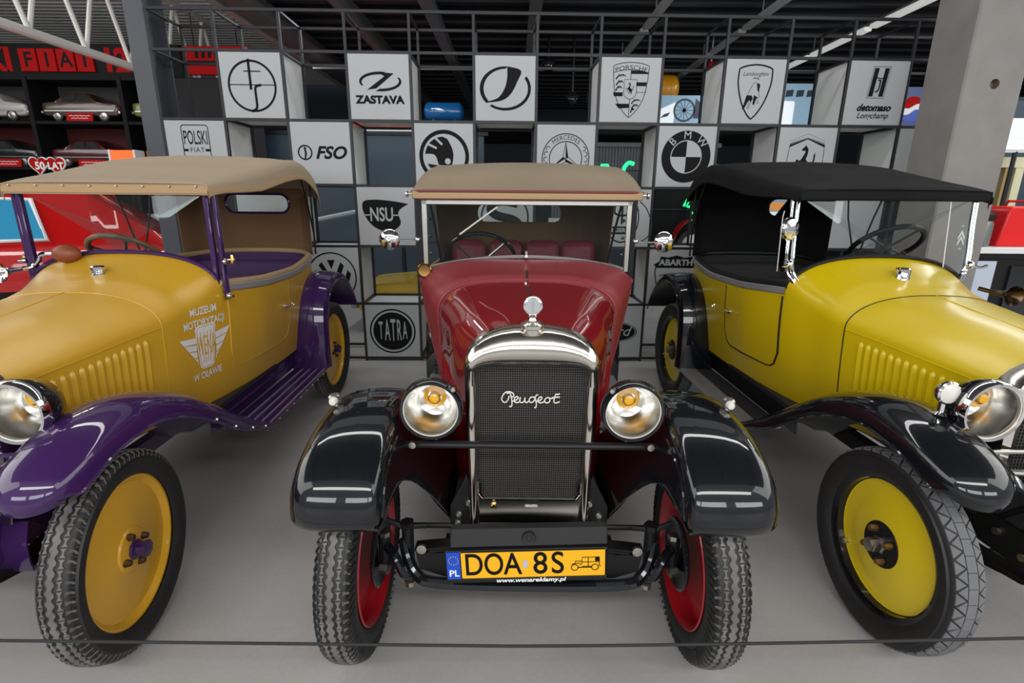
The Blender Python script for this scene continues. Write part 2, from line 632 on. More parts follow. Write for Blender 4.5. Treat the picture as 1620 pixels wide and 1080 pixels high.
def em_fsr(A):
    p = Print().ring(0, -.02, .80, .73).stroke([(-.78, .02), (.78, .02)], .03).stroke([(-.05, .8), (-.05, -.13)], .085)
    p.stroke([(-.24, .43), (.32, .43)], .035)
    p.stroke(smooth([(.30, .02), (.14, -.02), (.09, -.10), (.09, -.35), (.09, -.62), (.05, -.72), (-.1, -.80)], 24), .08)
    A(p)


def em_zastava(A):
    p = Print()
    p.poly(arc(.04, .17, .70, 75, 205, 24, .43) + arc(.04, .15, .62, 205, 88, 24, .38))
    p.poly(arc(.04, .17, .70, 255, 385, 24, .43) + arc(.04, .19, .62, 385, 268, 24, .38))
    p.poly([(-.05, .46), (.50, .42), (-.10, -.04), (-.42, -.09), (.18, .33)])
    A(p)
    A(Print().text('ZASTAVA', .33, 0, -.40, xs=1.12, bold=.018), 'lettering')


def em_leaf(A):
    p = Print()
    p.poly(arc(0, 0, .86, 85, 222, 30, .79) + arc(.03, 0, .76, 218, 92, 30, .80))
    p.poly(arc(0, 0, .86, 232, 395, 36, .79) + arc(-.02, .0, .78, 392, 236, 36, .76))
    p.poly(smooth([(.06, .68), (.52, .56), (.40, .22), (.20, -.14), (-.10, -.36), (-.62, -.44)], 20)
           + smooth([(-.60, -.40), (-.24, -.28), (-.02, .02), (.06, .35), (.06, .66)], 16))
    A(p)


def em_crest(A):
    top = arc(0, -1.0, 1.85, 109, 71, 12)
    sh = [(-.60, .74)] + top[1:-1] + [(.60, .74)] + smooth([(.60, .74), (.56, .2), (.46, -.25), (.25, -.62), (0, -.86)], 16)[1:] + \
        smooth([(0, -.86), (-.25, -.62), (-.46, -.25), (-.56, .2), (-.60, .74)], 16)[1:-1]
    p = Print().stroke(sh, .022, closed=True)
    p.stroke(arc(0, -1.22, 1.85, 108.5, 71.5, 12), .018)
    p.stroke([(0, .62), (0, .33)], .02).stroke([(0, -.27), (0, -.84)], .02)
    p.poly([(.01, .61), (.01, .50), (.57, .50), (.58, .55), (.3, .60)])
    p.poly([(.20, .25), (.20, .13), (.53, .13), (.55, .25)])
    p.poly([(-.57, -.07), (-.25, -.07), (-.24, -.19), (-.54, -.19)])
    p.poly([(-.48, -.42), (-.01, -.42), (-.01, -.55), (-.36, -.57)])
    p.stroke([(.21, -.06), (.55, -.06)], .015).stroke([(-.24, -.07), (-.57, -.07)], .01)
    inner = [(-.21, .33), (.22, .33), (.22, 0)] + arc(0, -.05, .22, 0, -180, 12) + [(-.21, 0)]
    p.stroke(inner, .018, closed=True)
    for k, (cx, cy) in enumerate([(-.33, .42), (-.36, .23), (-.38, .06), (.22, -.34), (.20, -.50), (.12, -.62)]):
        w = [.34, .24, .22, .30, .24, .12][k]
        p.stroke(smooth([(cx - w / 2, cy - .08), (cx - w / 4, cy + .01), (cx + w / 5, cy + .05), (cx + w / 2, cy)], 10), .05, w2=.02)
        for q in range(3):
            p.stroke([(cx - w * .25 + q * w * .22, cy), (cx - w * .2 + q * w * .22, cy + .075)], .025)
    q = Print().poly(HORSE).scale(.20, .20, .0, .06)
    p.add(q.v, q.f)
    A(p)
    A(Print().arctext('PORSCHE', .20, 1.72, 0, -1.03, xs=1.25, spacing=1.02), 'lettering')


def em_bull(A):
    sh = [(-.56, .70)] + arc(0, -.55, 1.38, 113, 67, 14)[1:-1] + [(.56, .70)] + \
        smooth([(.56, .70), (.56, .25), (.40, -.30), (.18, -.68), (0, -.86)], 18)[1:] + \
        smooth([(0, -.86), (-.18, -.68), (-.40, -.30), (-.56, .25), (-.56, .70)], 18)[1:-1]
    p = Print().stroke(sh, .05, closed=True)
    q = Print().stroke(BULL, .03, closed=True)
    q.poly([(.10, .62), (.30, .62), (.36, .50), (.32, .10), (.20, .22), (.16, .45)])
    q.poly([(-.56, -.10), (-.18, -.10), (-.02, -.36), (-.10, -.30), (-.22, -.52), (-.32, -.40), (-.44, -.50), (-.70, -1.0), (-.78, -.96)])
    q.poly([(-.02, -.08), (.30, -.22), (.18, -.34), (.06, -.70), (-.04, -.66), (-.02, -.3)])
    q.stroke(smooth([(-.22, .92), (-.05, .98), (.15, .94), (.24, .86)], 10), .05)
    q.scale(.46, .50, .03, -.06)
    p.add(q.v, q.f)
    A(p)
    A(Print().text('Lamborghini', .185, 0, .55, shear=.35, xs=.94), 'lettering')


def em_stripe(A):
    sk = lambda pts: [(x + y * .10, y) for x, y in pts]
    p = Print()
    p.poly(sk([(-.30, -.16), (.30, -.16), (.30, .84), (-.30, .84)]), sk([(-.27, -.13), (-.27, .81), (.27, .81), (.27, -.13)]))
    A(p, 'emblem', 'print_grey')
    p = Print()
    p.poly(sk([(-.25, -.10), (-.10, -.10), (-.10, .78), (-.25, .78)]))
    p.poly(sk([(.10, -.10), (.25, -.10), (.25, .78), (.10, .78)]))
    p.stroke(sk(smooth([(-.22, .36), (-.14, .50), (-.05, .47), (.1, .47), (.18, .56), (.22, .44)], 16)), .035)
    p.stroke(sk(smooth([(-.04, .40), (.04, .40), (.05, .3), (.04, .1), (-.05, .04)], 14)), .05)
    A(p)
    A(Print().text('detomaso', .30, 0, -.46, shear=.35, xs=.98, bold=.014), 'lettering')
    A(Print().text('Longchamp', .25, 0, -.71, shear=.35, xs=.95, bold=.004), 'lettering')


def em_polski(A):
    o = [(-.46, -.02)] + arc(-.44, .80, .10, 180, 90, 5) + arc(.42, .80, .10, 90, 0, 5) + [(.44, -.02)]
    p = Print().stroke(rrect(-.46, .44, -.30, .86, .10), .03, closed=True)
    p.poly([(-.45, .10), (-.30, .10), (-.30, .02), (-.45, .02)]).poly([(.27, .10), (.43, .10), (.43, .02), (.27, .02)])
    p.poly([(-.40, -.12), (.40, -.12), (.40, -.22), (-.40, -.22)])
    A(p)
    A(Print().text('POLSKI', .62, -.01, .44, xs=.42, bold=.006), 'lettering')
    A(Print().text('FIAT', .22, 0, .06, xs=1.05, spacing=1.1), 'lettering')


def em_fso(A):
    p = Print().ring(-.56, .02, .25, .20).poly([(-.60, .20), (-.53, .20), (-.50, -.02), (-.55, -.18), (-.60, -.18), (-.57, 0)])
    A(p)
    A(Print().text('FSO', .56, .30, .0, shear=.30, xs=1.06, bold=.018), 'lettering')


def em_arrow(A):
    p = Print().ring(0, -.06, .86, .73)
    out = arc(-.02, -.06, .64, 178, 92, 18) + smooth([(.06, .60), (.26, .25), (.32, -.05), (.26, -.36)], 10)[1:] + \
        [(.26, -.36), (.02, -.36)] + smooth([(-.20, -.34), (-.32, -.02), (-.64, .02)], 8)
    p.poly(out, arc(.12, -.22, .10, 0, -360, 20)[:-1])
    p.poly([(-.58, -.30), (-.20, -.36), (-.20, -.44), (-.50, -.44)]).poly([(-.2, -.36), (.62, -.36), (.62, -.5), (-.2, -.5)])
    A(p)
    w = Print().stroke([(-.56, .34), (-.25, .20)], .07).stroke([(-.32, .56), (-.06, .32)], .07)
    A(w, 'emblem', 'panel', 1)


def em_star(A):
    p = Print().ring(0, -.10, .83, .80).ring(0, -.10, .58, .55)
    for k in range(3):
        a = pi / 2 + k * 2 * pi / 3
        T = (.55 * cos(a), .55 * sin(a) - .10)
        for sgn, th in ((-1, .035), (1, .10)):
            w = (.11 * cos(a + sgn * pi / 3), .11 * sin(a + sgn * pi / 3) - .10)
            if sgn < 0:
                p.poly([(0, -.10), w, T])
            else:
                p.stroke([w, T], .02).stroke([(0, -.1), w], .02)
    for sgn in (-1, 1):
        for q in range(7):
            a = radians(90 + sgn * (62 + q * 15))
            cx, cy = .69 * cos(a), .69 * sin(a) - .1
            p.ring(cx, cy, .085, .06, a0=a - 2.2, a1=a + 1.2, n=10)
    A(p)
    A(Print().arctext('MERCEDES', .20, .69, 0, -.10, xs=1.0, spacing=1.08), 'lettering')


def em_roundel(A):
    p = Print().ring(0, 0, .86, .53).ring(0, 0, .53, .0, a0=pi / 2, a1=pi, n=20).ring(0, 0, .53, .0, a0=3 * pi / 2, a1=2 * pi, n=20)
    A(p)
    w = Print().ring(0, 0, .55, .52)
    for ch_, a in (('B', 136), ('M', 90), ('W', 44)):
        q = Print().text(ch_, .36)
        ra = radians(a - 90)
        q.v = [(x * cos(ra) - y * sin(ra) + .70 * cos(radians(a)), x * sin(ra) + y * cos(ra) + .70 * sin(radians(a))) for x, y in q.v]
        w.add(q.v, q.f)
    A(w, 'lettering', 'panel', 1)


def em_prancing(A):
    p = Print().stroke([(-.60, .56), (0, .80), (.62, .56)], .02).poly([(-.60, .50), (0, .68), (.62, .50), (.62, .42), (0, .63), (-.60, .42)])
    A(p, 'emblem', 'print_grey')
    sh = [(-.60, .46), (-.64, -.2), (-.45, -.75), (0, -.9), (.45, -.75), (.64, -.2), (.62, .46)]
    p = Print().stroke(sh, .02).poly([(-.60, .44), (0, .66), (.62, .44), (.62, .36), (0, .62), (-.60, .36)])
    q = Print().poly(HORSE).scale(.55, .60, .04, -.10)
    p.add(q.v, q.f)
    A(p)


def em_nsu(A):
    o = smooth([(-.84, .28), (-.78, .52), (-.4, .58), (.2, .54), (.80, .44)], 20) + smooth([(.80, .44), (.55, .30), (.42, .12), (.50, -.22), (.30, -.44), (-.05, -.52),
               (-.45, -.36), (-.72, -.05), (-.84, .28)], 30)[1:-1]
    A(Print().poly(o))
    A(Print().text('NSU', .66, -.17, .05, xs=.66, bold=.012).stroke([(-.76, .05), (-.52, .05)], .04).stroke([(.19, .05), (.44, .05)], .04),
      'lettering', 'panel', 1)


def em_ess(A):
    p = Print().ring(0, 0, .86, .80)
    p.stroke(smooth([(.46, .48), (.0, .56), (-.40, .50), (-.50, .25), (-.30, .08), (.0, 0), (.30, -.08), (.50, -.25), (.40, -.50), (0, -.56), (-.46, -.48)], 50), .30)
    A(p)


def em_trident(A):
    p = Print().ring(0, 0, .62, .58, ry=1.4)
    p.stroke([(0, -.2), (0, .62)], .07).stroke(smooth([(-.25, .55), (-.27, .2), (0, .1), (.27, .2), (.25, .55)], 24), .07)
    p.poly([(-.56, -.28), (.56, -.28), (.46, -.56), (-.46, -.56)])
    A(p)
    A(Print().text('MASERATI', .20, 0, -.42, bold=.006), 'lettering', 'panel', 1)


def em_vw(A):
    p = Print().ring(0, -.06, .90, .85)
    p.poly([(-.14, .56), (.14, .56), (.0, .22)])
    p.poly([(-.46, .36), (-.34, .48), (-.02, -.06), (-.18, -.06)])
    p.poly([(.46, .36), (.34, .48), (.10, -.06), (.30, -.06)])
    p.poly([(-.70, .05), (-.58, .2), (-.28, -.62), (-.44, -.72)]).poly([(.70, .05), (.58, .2), (.28, -.62), (.44, -.72)])
    p.poly([(-.14, -.78), (.14, -.78), (0, -.36)])
    A(p)


def em_shield(A):
    o = [(-.82, .46), (-.62, .58), (-.58, .76), (-.3, .72), (0, .80), (.3, .72), (.58, .76), (.62, .58), (.82, .46), (.72, .34), (-.72, .34)]
    p = Print().poly(o)
    p.stroke([(-.74, .36)] + smooth([(-.76, .2), (-.66, -.3), (-.40, -.66), (0, -.84)], 14) + smooth([(0, -.84), (.40, -.66), (.66, -.3), (.76, .2)], 14)[1:] + [(.74, .36)], .04)
    p.stroke(smooth([(-.6, .05), (0, .15), (.65, -.05)], 10), .03)
    A(p)
    A(Print().text('ABARTH', .30, 0, .53, xs=1.08, bold=.012), 'lettering', 'panel', 1)


def em_tatra(A):
    A(Print().ring(0, 0, .86, .80).disc(0, 0, .73))
    w = Print()
    for ch_, x, h in zip('TATRA', (-.44, -.20, .02, .24, .46), (.95, 1.15, 1.2, 1.15, .95)):
        w.text(ch_, h, x, 0, xs=.26 if ch_ != 'T' else .27, bold=.012)
    A(w, 'lettering', 'panel', 1)


def em_oval(A):
    A(Print().ring(0, 0, .84, .80, ry=.46).disc(0, 0, .77, .45))
    A(Print().text('Ford', .55, 0, .02, shear=.35, xs=1.05), 'lettering', 'panel', 1)


def em_word(A):
    p = Print().poly([(-.7, -.12), (.75, -.08), (.62, -.30), (-.55, -.34)])
    p.poly([(-.3, .0), (.2, .02), (.3, -.1), (-.4, -.1)])
    A(p)


BOXES = [
    (1, 0, em_fsr, 'white box with a thin ring crossed by interlocked strokes, top row far left'),
    (3, 0, em_zastava, 'white box with an oval Z emblem above bold capitals'),
    (5, 0, em_leaf, 'white box with a broken oval ring and one leaf-shaped slash'),
    (7, 0, em_crest, 'white box with a quartered crest and small horse under arched lettering'),
    (9, 0, em_bull, 'white box with a pointed shield holding a charging bull'),
    (11, 0, em_stripe, 'white box with striped badge over two slanted lines of lettering'),
    (0, 1, em_polski, 'white box with a framed tall narrow word, half hidden by tan roof'),
    (2, 1, em_fso, 'white box with three slanted letters beside a small circle'),
    (4, 1, em_arrow, 'white box with winged arrow in a thick ring above the red car roof'),
    (6, 1, em_star, 'white box with three-pointed star inside a lettered wreath ring'),
    (8, 1, em_roundel, 'white box with thick black lettered ring around a quartered disc'),
    (10, 1, em_prancing, 'white box with rearing horse in a shield above the black soft top'),
    (12, 1, None, 'white box partly hidden by the concrete column, no emblem showing'),
    (1, 2, em_word, 'white box seen through the rear window of the tan soft top'),
    (3, 2, em_nsu, 'white box with black swoosh badge beside the left chrome mirror'),
    (5, 2, em_ess, 'white box with a bold S in a ring, seen through the red car'),
    (7, 2, em_trident, 'white box with an upright oval badge beside the right chrome mirror'),
    (11, 2, None, 'white box behind the steering wheel of the lemon yellow car'),
    (2, 3, em_vw, 'white box with two stacked letters in a ring above purple rear wing'),
    (8, 3, em_shield, 'white box with lettered shield behind the black rear wing'),
    (3, 4, em_tatra, 'white box on floor with tall letters in black disc'),
    (7, 4, em_oval, 'white box on floor with a black script oval beside the red car'),
]
for c, r, fn, lab in BOXES:
    xc = RX0 + (c + .5) * P_
    zb = 0.03 + (4 - r) * P_
    cy, sy = cos(RYAW), sin(RYAW)
    bx_ = thing('emblem_box', lab, 'box', (xc * cy, 4.95 + xc * sy, zb), RYAW, 'white emblem boxes in the rack')
    hw = P_ / 2 - 0.0125
    MB().box(-hw, hw, 0.0, RD - .015, 0.0125, P_ - 0.0125).obj('box_body', 'box_side', bx_)
    hp = hw - .001
    MB().box(-hp, hp, -0.008, -0.0005, 0.0135, P_ - 0.0135).obj('front_panel', 'panel', bx_, bevel=.0015)

    def A(p, name='emblem', m='print', layer=0, bx_=bx_, hp=hp):
        p.obj(name, m, bx_, lambda u, v: (u * hp, -0.0088 - layer * .0006, P_ / 2 + v * hp))
    if fn:
        fn(A)
# ================================================================ wheels


def tyre_r(R, x):
    return R - 0.004 - 3.0 * x * x - 900 * max(0, abs(x) - 0.040) ** 3 * 20


def tread_mb(R, style, low=False):
    b = MB()
    N = {'chain': 74, 'tri': 46}[style]
    p = 2 * pi / N

    def blk(poly, k, h=0.004):
        top = [(x, s) for x, s in poly]
        n = len(top)
        vs = []
        for hh in (h, -0.002):
            for x, s in top:
                a = (k + s) * p
                r = tyre_r(R, x) + hh
                vs.append((x, r * cos(a), r * sin(a)))
        b.add(vs, [tuple(range(n))] + [(i, (i + 1) % n, n + (i + 1) % n, n + i) for i in range(n)])
    for k in range(N):
        if style == 'chain':
            blk([(-.006, 0), (-.012, .25), (-.012, .5), (-.006, .75), (-.006, 1), (.006, 1), (.012, .75), (.012, .5), (.006, .25), (.006, 0)], k)
            for s in (-1, 1):
                blk([(s * .017, .08), (s * .0225, .35), (s * .0225, .65), (s * .017, .92), (s * .033, .92), (s * .0275, .65),
                     (s * .0275, .35), (s * .033, .08)], k + .25 * s)
                blk([(s * .037, .22), (s * .049, .05), (s * .053, .30), (s * .0455, .42), (s * .053, .56), (s * .050, .82), (s * .037, .66)], k + .1, .0035)
        else:
            blk([(-.0145, 0.02), (-.0145, .98), (.0145, .98), (.0145, .02)], k)
            for s in (-1, 1):
                blk([(s * .0178, .06), (s * .0178, .92), (s * .0425, .49)], k + (.25 if s > 0 else .75))
                blk([(s * .0455, .10), (s * .0455, .90), (s * .0215, .50)], k + (.75 if s > 0 else .25), .0035)
    return b


def tyre_mb(R, ri):
    pr = [(ri - .004, -.034), (ri + .008, -.046), (ri + .03, -.0565), (ri + .055, -.057)]
    pr += [(tyre_r(R, x * .001) - (.0 if abs(x) < 49 else 0), x * .001) for x in (-50, -46, -40, -30, -15, 0, 15, 30, 40, 46, 50)]
    pr += [(ri + .055, .057), (ri + .03, .0565), (ri + .008, .046), (ri - .004, .034)]
    return MB().lathe(pr, ax=(1, 0, 0), n=72)


_wheel_cache = {}


def wheel(parent, x, y, R, side, style, steer=0.0, zc=None):
    """style: 'mustard', 'lemon', 'red'; side = outward direction along local x"""
    key = (style, round(R, 3))
    s = side
    ri = R - (0.112 if style == 'red' else 0.088)
    zc = R if zc is None else zc
    if style == 'mustard':
        prof = [(0, .034), (.055, .034), (.075, .030), (.080, .024), (.10, .020), (.20, .012), (ri - .03, .010), (ri - .022, .018),
                (ri - .012, .028), (ri - .002, .028), (ri + .004, .022), (ri + .004, -.04), (ri - .02, -.045), (ri - .03, .0), (0, .005)]
        dm, hubm = 'mustard_disc', 'purple'
    elif style == 'lemon':
        prof = [(0, .020), (.08, .020), (.16, .010), (ri - .045, -.004), (ri - .032, .0), (ri - .030, -.01), (0, -.012)]
        dm, hubm = 'yellow_disc', 'black_satin'
    else:
        prof = [(0, .020), (.13, .020), (.17, .012), (ri - .045, .008), (ri - .03, .014), (ri - .012, .030), (ri + .004, .036), (ri + .004, .030),
                (ri - .006, .0), (ri - .006, -.035), (ri + .006, -.050), (ri + .002, -.054), (ri - .012, -.040), (ri - .016, -.02), (ri - .02, .002),
                (ri - .055, .000), (.165, .002), (.15, .010), (0, .010)]
        dm, hubm = 'red_rim', 'red_rim'
    w = MB().lathe(prof, ax=(s, 0, 0), n=64).obj('wheel', dm, parent, (x, y, zc), steer)
    if style == 'lemon':
        MB().lathe([(ri - .031, -.006), (ri - .026, .022), (ri - .012, .032), (ri + .002, .036), (ri + .004, -.04), (ri - .02, -.045), (ri - .031, -.012)],
                   ax=(s, 0, 0), n=64).obj('rim', 'black_paint', w)
        MB().lathe([(0, .0225), (.083, .0225), (.085, .018)], ax=(s, 0, 0), n=40).obj('hub_plate', 'black_satin', w)
        MB().lathe([(.034, .022), (.034, .030), (.027, .034), (.027, .058), (.024, .060), (.024, .070), (.0, .074)], ax=(s, 0, 0), n=6
                   ).obj('hub_nut', 'steel', w, sharp=20)
        MB().tube([(s * -.005, .19, -.125), (s * .016, .19, -.125)], .011).obj('valve', 'steel', w)
        nut_r, nut_m = .058, 'bronze_nut'
    elif style == 'mustard':
        MB().lathe([(.036, .03), (.036, .044), (.026, .048), (.026, .066), (.030, .068), (.030, .080), (0, .084)], ax=(s, 0, 0), n=8
                   ).obj('hub_nut', 'purple', w, sharp=20)
        nut_r, nut_m = .060, 'nut_dark'
    else:
        MB().lathe([(.05, .02), (.045, .05), (.03, .06), (0, .062)], ax=(s, 0, 0), n=20).obj('hub_cap', 'nickel', w)
        nut_r, nut_m = .065, 'steel'
    n0 = MB().lathe([(.013, 0), (.0135, .012), (.010, .028), (0, .030)], ax=(s, 0, 0), n=6)
    nut = None
    for k in range(4):
        a = pi / 4 * (1 if style != 'mustard' else 0) + k * pi / 2
        L = (s * .024, nut_r * cos(a + .25), nut_r * sin(a + .25))
        nut = n0.obj('wheel_nut', nut_m, w, L, sharp=25) if nut is None else dup(nut, w, L)
    if key not in _wheel_cache:
        t = tyre_mb(R, ri).obj('tyre', 'rubber', w)
        td = tread_mb(R, 'tri' if style == 'lemon' else 'chain').obj(
            'tread', 'tread_grey' if style == 'lemon' else 'tread_dust', w, merge=False, sharp=30)
        td['kind'] = 'stuff'
        _wheel_cache[key] = (t, td)
    else:
        for q in _wheel_cache[key]:
            dup(q, w)
    if style == 'red':
        b = MB()
        for k in range(84):
            a = 2 * pi * k / 84
            for sg in (-1, 1):
                p0 = (sg * .0575, (R - .055) * cos(a), (R - .055) * sin(a))
                p1 = (sg * .0535, (R - .022) * cos(a + .05), (R - .022) * sin(a + .05))
                p2 = (sg * .049, (R - .012) * cos(a + .06), (R - .012) * sin(a + .06))
                b.tube([p0, p1, p2], .0042, n=4)
        tag(b.obj('shoulder_lug', 'rubber', w, merge=False), kind='stuff')
    return w


def headlamp(parent, c, r, depth, shell, ring, tilt=0.0, amber_off=(0, 0), yaw=0.0):
    """bowl lamp facing -y; returns the lamp part"""
    x, y, z = c
    lamp = MB().lathe([(r * .98, 0), (r * 1.06, .012), (r * 1.07, .03), (r * 1.0, depth * .35), (r * .78, depth * .7), (r * .4, depth * .95), (0, depth)],
                      ax=(0, 1, 0), n=48).obj('headlamp', shell, parent, (x, y, z), yaw)
    MB().lathe([(r * 1.07, .022), (r * 1.075, .006), (r * 1.02, -.006), (r * .93, -.004), (r * .92, .006)], ax=(0, 1, 0), n=48).obj('rim', ring, lamp)
    MB().lathe([(r * .95, -.001), (r * .90, .0), (r * .88, .010)], ax=(0, 1, 0), n=48).obj('lens_ring', 'lamp_ring', lamp)
    MB().lathe([(r * .9, .010), (r * .80, .030), (r * .55, depth * .62), (r * .2, depth * .75), (0, depth * .77)], ax=(0, 1, 0), n=40
               ).obj('reflector', 'reflector', lamp)
    b = MB()
    b.lathe([(.0, -.02), (r * .16, -.015), (r * .2, .0), (r * .18, .03), (0, .04)], (amber_off[0] * r, depth * .45, amber_off[1] * r), (0, 1, 0), 20)
    b.lathe([(r * .24, .0), (r * .40, .010), (r * .38, .018), (r * .24, .012)], (amber_off[0] * r, depth * .42, amber_off[1] * r), (0, 1, 0), 24)
    b.obj('amber_bulb', 'amber', lamp)
    MB().lathe([(r * .92, .002), (r * .6, -r * .10), (r * .3, -r * .15), (0, -r * .17)], ax=(0, 1, 0), n=40).obj('lens', 'lamp_glass', lamp)
    return lamp
# ================================================================ the two open tourers
WT = [(-.1, .31), (.03, .318), (.45, .362), (.88, .42), (1.13, .475), (1.5, .520), (2.0, .525), (2.4, .49), (2.75, .42)]
BELT = [(.9, 1.13), (1.13, 1.12), (1.6, 1.085), (2.0, 1.08), (2.45, 1.12), (2.8, 1.14)]


def bw(y, z):
    return lerp_tab(WT, y) * (1 - .10 * max(0, min(1, (1.05 - z) / .55)) ** 1.6)


HZS = [(.03, .955), (.72, .99), (.88, 1.015), (1.13, 1.10)]
HZT = [(.03, 1.065), (.45, 1.118), (.72, 1.150), (.88, 1.182), (1.0, 1.225), (1.13, 1.285)]
HZB = [(.03, .58), (.88, .52), (1.13, .50)]


def hood_sec(y):
    w, zs, zt, zb = lerp_tab(WT, y), lerp_tab(HZS, y), lerp_tab(HZT, y), lerp_tab(HZB, y)
    half = []
    for i in range(8):
        z = zb + (zs - zb) * i / 7
        half.append((bw(y, z), z))
    for i in range(1, 15):
        a = pi / 2 * i / 14
        half.append((w * cos(a) ** .82, zs + (zt - zs) * sin(a) ** .95))
    pts = [(x, y, z) for x, z in half]
    return pts + [(-x, y, z) for x, z in reversed(half[:-1])]


def tourer(label, origin, yaw, s, P):
    car = thing('vintage_tourer', label, 'car', (origin[0], origin[1], 0), yaw)
    body, wing, roofm, frm = P['body'], P['wing'], P['roof'], P['frame']
    # --- bonnet and scuttle
    ys = [.03, .06] + [.03 + .69 * i / 10 for i in range(1, 11)]
    bon = MB().grid([hood_sec(y) for y in ys]).obj('bonnet', body, car, sharp=40)
    sc = MB().grid([hood_sec(y) for y in (.7215, .76, .80, .84, .88, .93, .98, 1.03, 1.08, 1.13)]).obj('scuttle', body, car, sharp=40)
    MB().tube([(x * 1.002, y, z + .0005) for x, y, z in hood_sec(.7208)], .0028, n=6).obj('bonnet_seam', P['seam'], sc)
    for sg in (1, -1):
        MB().tube([(sg * (lerp_tab(WT, y) + .0005), y, lerp_tab(HZS, y)) for y in (.05, .25, .5, .715)], .002, n=5
                  ).obj('bonnet_hinge', P['hinge'], bon)
    MB().tube([(0, y, lerp_tab(HZT, y) + .001) for y in (.05, .25, .5, .715)], .0035, n=6).obj('centre_hinge', P['hinge'], bon)
    # louvres
    lv = None
    for sg in (1, -1):
        nl = 15
        for i in range(nl):
            y = .065 + .555 * i / (nl - 1)
            z0 = .655 - .03 * i / nl
            z1 = .925 + .035 * i / nl
            rows = []
            for q in range(11):
                t = (0, .03, .07, .13, .25, .5, .75, .87, .93, .97, 1)[q]
                z = z0 + (z1 - z0) * t
                k = max(0, 1 - (1 - min(1, min(t, 1 - t) / .075)) ** 2) ** .5
                x = bw(y, z)
                rows.append([(sg * (x - .0008 + .0130 * k * sin(pi * c / 6)), y + .0148 * max(k, .3) * (c / 3 - 1), z) for c in range(7)])
            MB().grid(rows).obj('louvre', body, bon)
    # --- radiator
    zt0 = 1.085
    o, inn = [], []
    half_o = [(.318, .60), (.322, .75), (.325, .945)] + [(.325 * cos(pi / 2 * i / 8) ** .82, .945 + .135 * sin(pi / 2 * i / 8)) for i in range(1, 9)]
    half_i = [(.270, .60), (.276, .75), (.278, .89)] + [(.278 * cos(pi / 2 * i / 8) ** .7, .89 + .09 * sin(pi / 2 * i / 8)) for i in range(1, 9)]
    full_o = half_o + [(-x, z) for x, z in reversed(half_o[:-1])]
    full_i = half_i + [(-x, z) for x, z in reversed(half_i[:-1])]
    rows = []
    for (a, b_) in zip(full_o, full_i):
        m = ((a[0] + b_[0]) / 2, (a[1] + b_[1]) / 2)
        rows.append([(a[0], .035, a[1]), (a[0] * 1.01, -.02, a[1] * 1.003), (a[0] * .985, -.045, a[1] * .998), (m[0], -.058, m[1]),
                     (b_[0], -.048, b_[1]), (b_[0], -.02, b_[1])])
    rad = MB().grid(rows).obj('radiator_shell', 'nickel', car)
    b = MB()
    for i in range(46):
        x = -.275 + .55 * i / 45
        b.box(x - .0015, x + .0015, -.024, -.018, .61, .975 - .25 * max(0, abs(x) - .14) ** 1.2)
    for i in range(24):
        z = .62 + .30 * i / 23
        b.box(-.278, .278, -.023, -.017, z - .0012, z + .0012)
    b.box(-.28, .28, -.016, .0, .60, .945)
    tag(b.obj('radiator_core', 'core', car), kind='stuff')
    MB().box(-.318, .318, -.058, -.005, .585, .632).obj('radiator_base', P['radbase'], car, bevel=.012)
    MB().lathe([(.03, 0), (.034, .012), (.030, .022), (.02, .028), (.02, .036), (.026, .040), (.026, .054), (.018, .06), (0, .061)], (0, -.005, 1.09), n=16
               ).obj('radiator_cap', 'chrome', car)
    # filler cap on the scuttle
    MB().lathe([(.034, -.006), (.034, .006), (.026, .012), (.026, .020), (.030, .024), (.030, .040), (.026, .046), (0, .048)] if s > 0 else
               [(.036, -.008), (.036, .004), (.034, .008), (.034, .05), (.028, .056), (0, .057)], (0, .945, 1.195), n=10 if s > 0 else 20
               ).obj('filler_cap', 'chrome', car, sharp=30)
    # --- tub
    path = cr([(.475, 1.13), (.507, 1.35), (.522, 1.7), (.522, 2.05), (.50, 2.35), (.45, 2.55), (.33, 2.69), (.15, 2.74), (0, 2.75)], 33)
    path = path + [(-x, y) for x, y in reversed(path[:-1])]

    def tub_pts(inset, z0, zoff):
        rows = []
        for x, y in path:
            d = Vector((0 - x * .9, 1.9 - y if y > 2.3 else 0, 0))
            d.normalize()
            col = []
            for i in range(9):
                t = i / 8
                z = z0 + (lerp_tab(BELT, y) + zoff - z0) * t
                k = 1 - .10 * max(0, min(1, (1.05 - z) / .55)) ** 1.6
                col.append((x * k + d.x * inset, y + (y - 1.9) * (k - 1) * (1 if y > 2.2 else 0) + d.y * inset, z))
            rows.append(col)
        return rows
    MB().grid(tub_pts(0, .50, 0)).obj('body_tub', body, car)
    MB().grid(tub_pts(.022, .50, 0)).obj('inner_trim', P['trim'], car)
    rim = [(r[-1][0] * .985, r[-1][1] - (.008 if r[-1][1] > 2.3 else 0), r[-1][2] + .006) for r in tub_pts(.006, .5, 0)]
    MB().tube(rim, .019, n=10).obj('rim_roll', P['roll'], car)
    bt = [[(r[-1][0] * 1.004, r[-1][1] + (.002 if r[-1][1] > 2.3 else 0), r[-1][2] - .042), (r[-1][0] * 1.018, r[-1][1] + (.006 if r[-1][1] > 2.3 else 0), r[-1][2] - .034),
           (r[-1][0] * 1.018, r[-1][1] + (.006 if r[-1][1] > 2.3 else 0), r[-1][2] - .006), (r[-1][0] * 1.002, r[-1][1], r[-1][2])] for r in tub_pts(0, .5, 0)]
    MB().grid(bt).obj('belt_moulding', 'alu', car)
    MB().box(-.47, .47, .95, 2.6, .49, .51).obj('floor_board', 'black_matt', car)
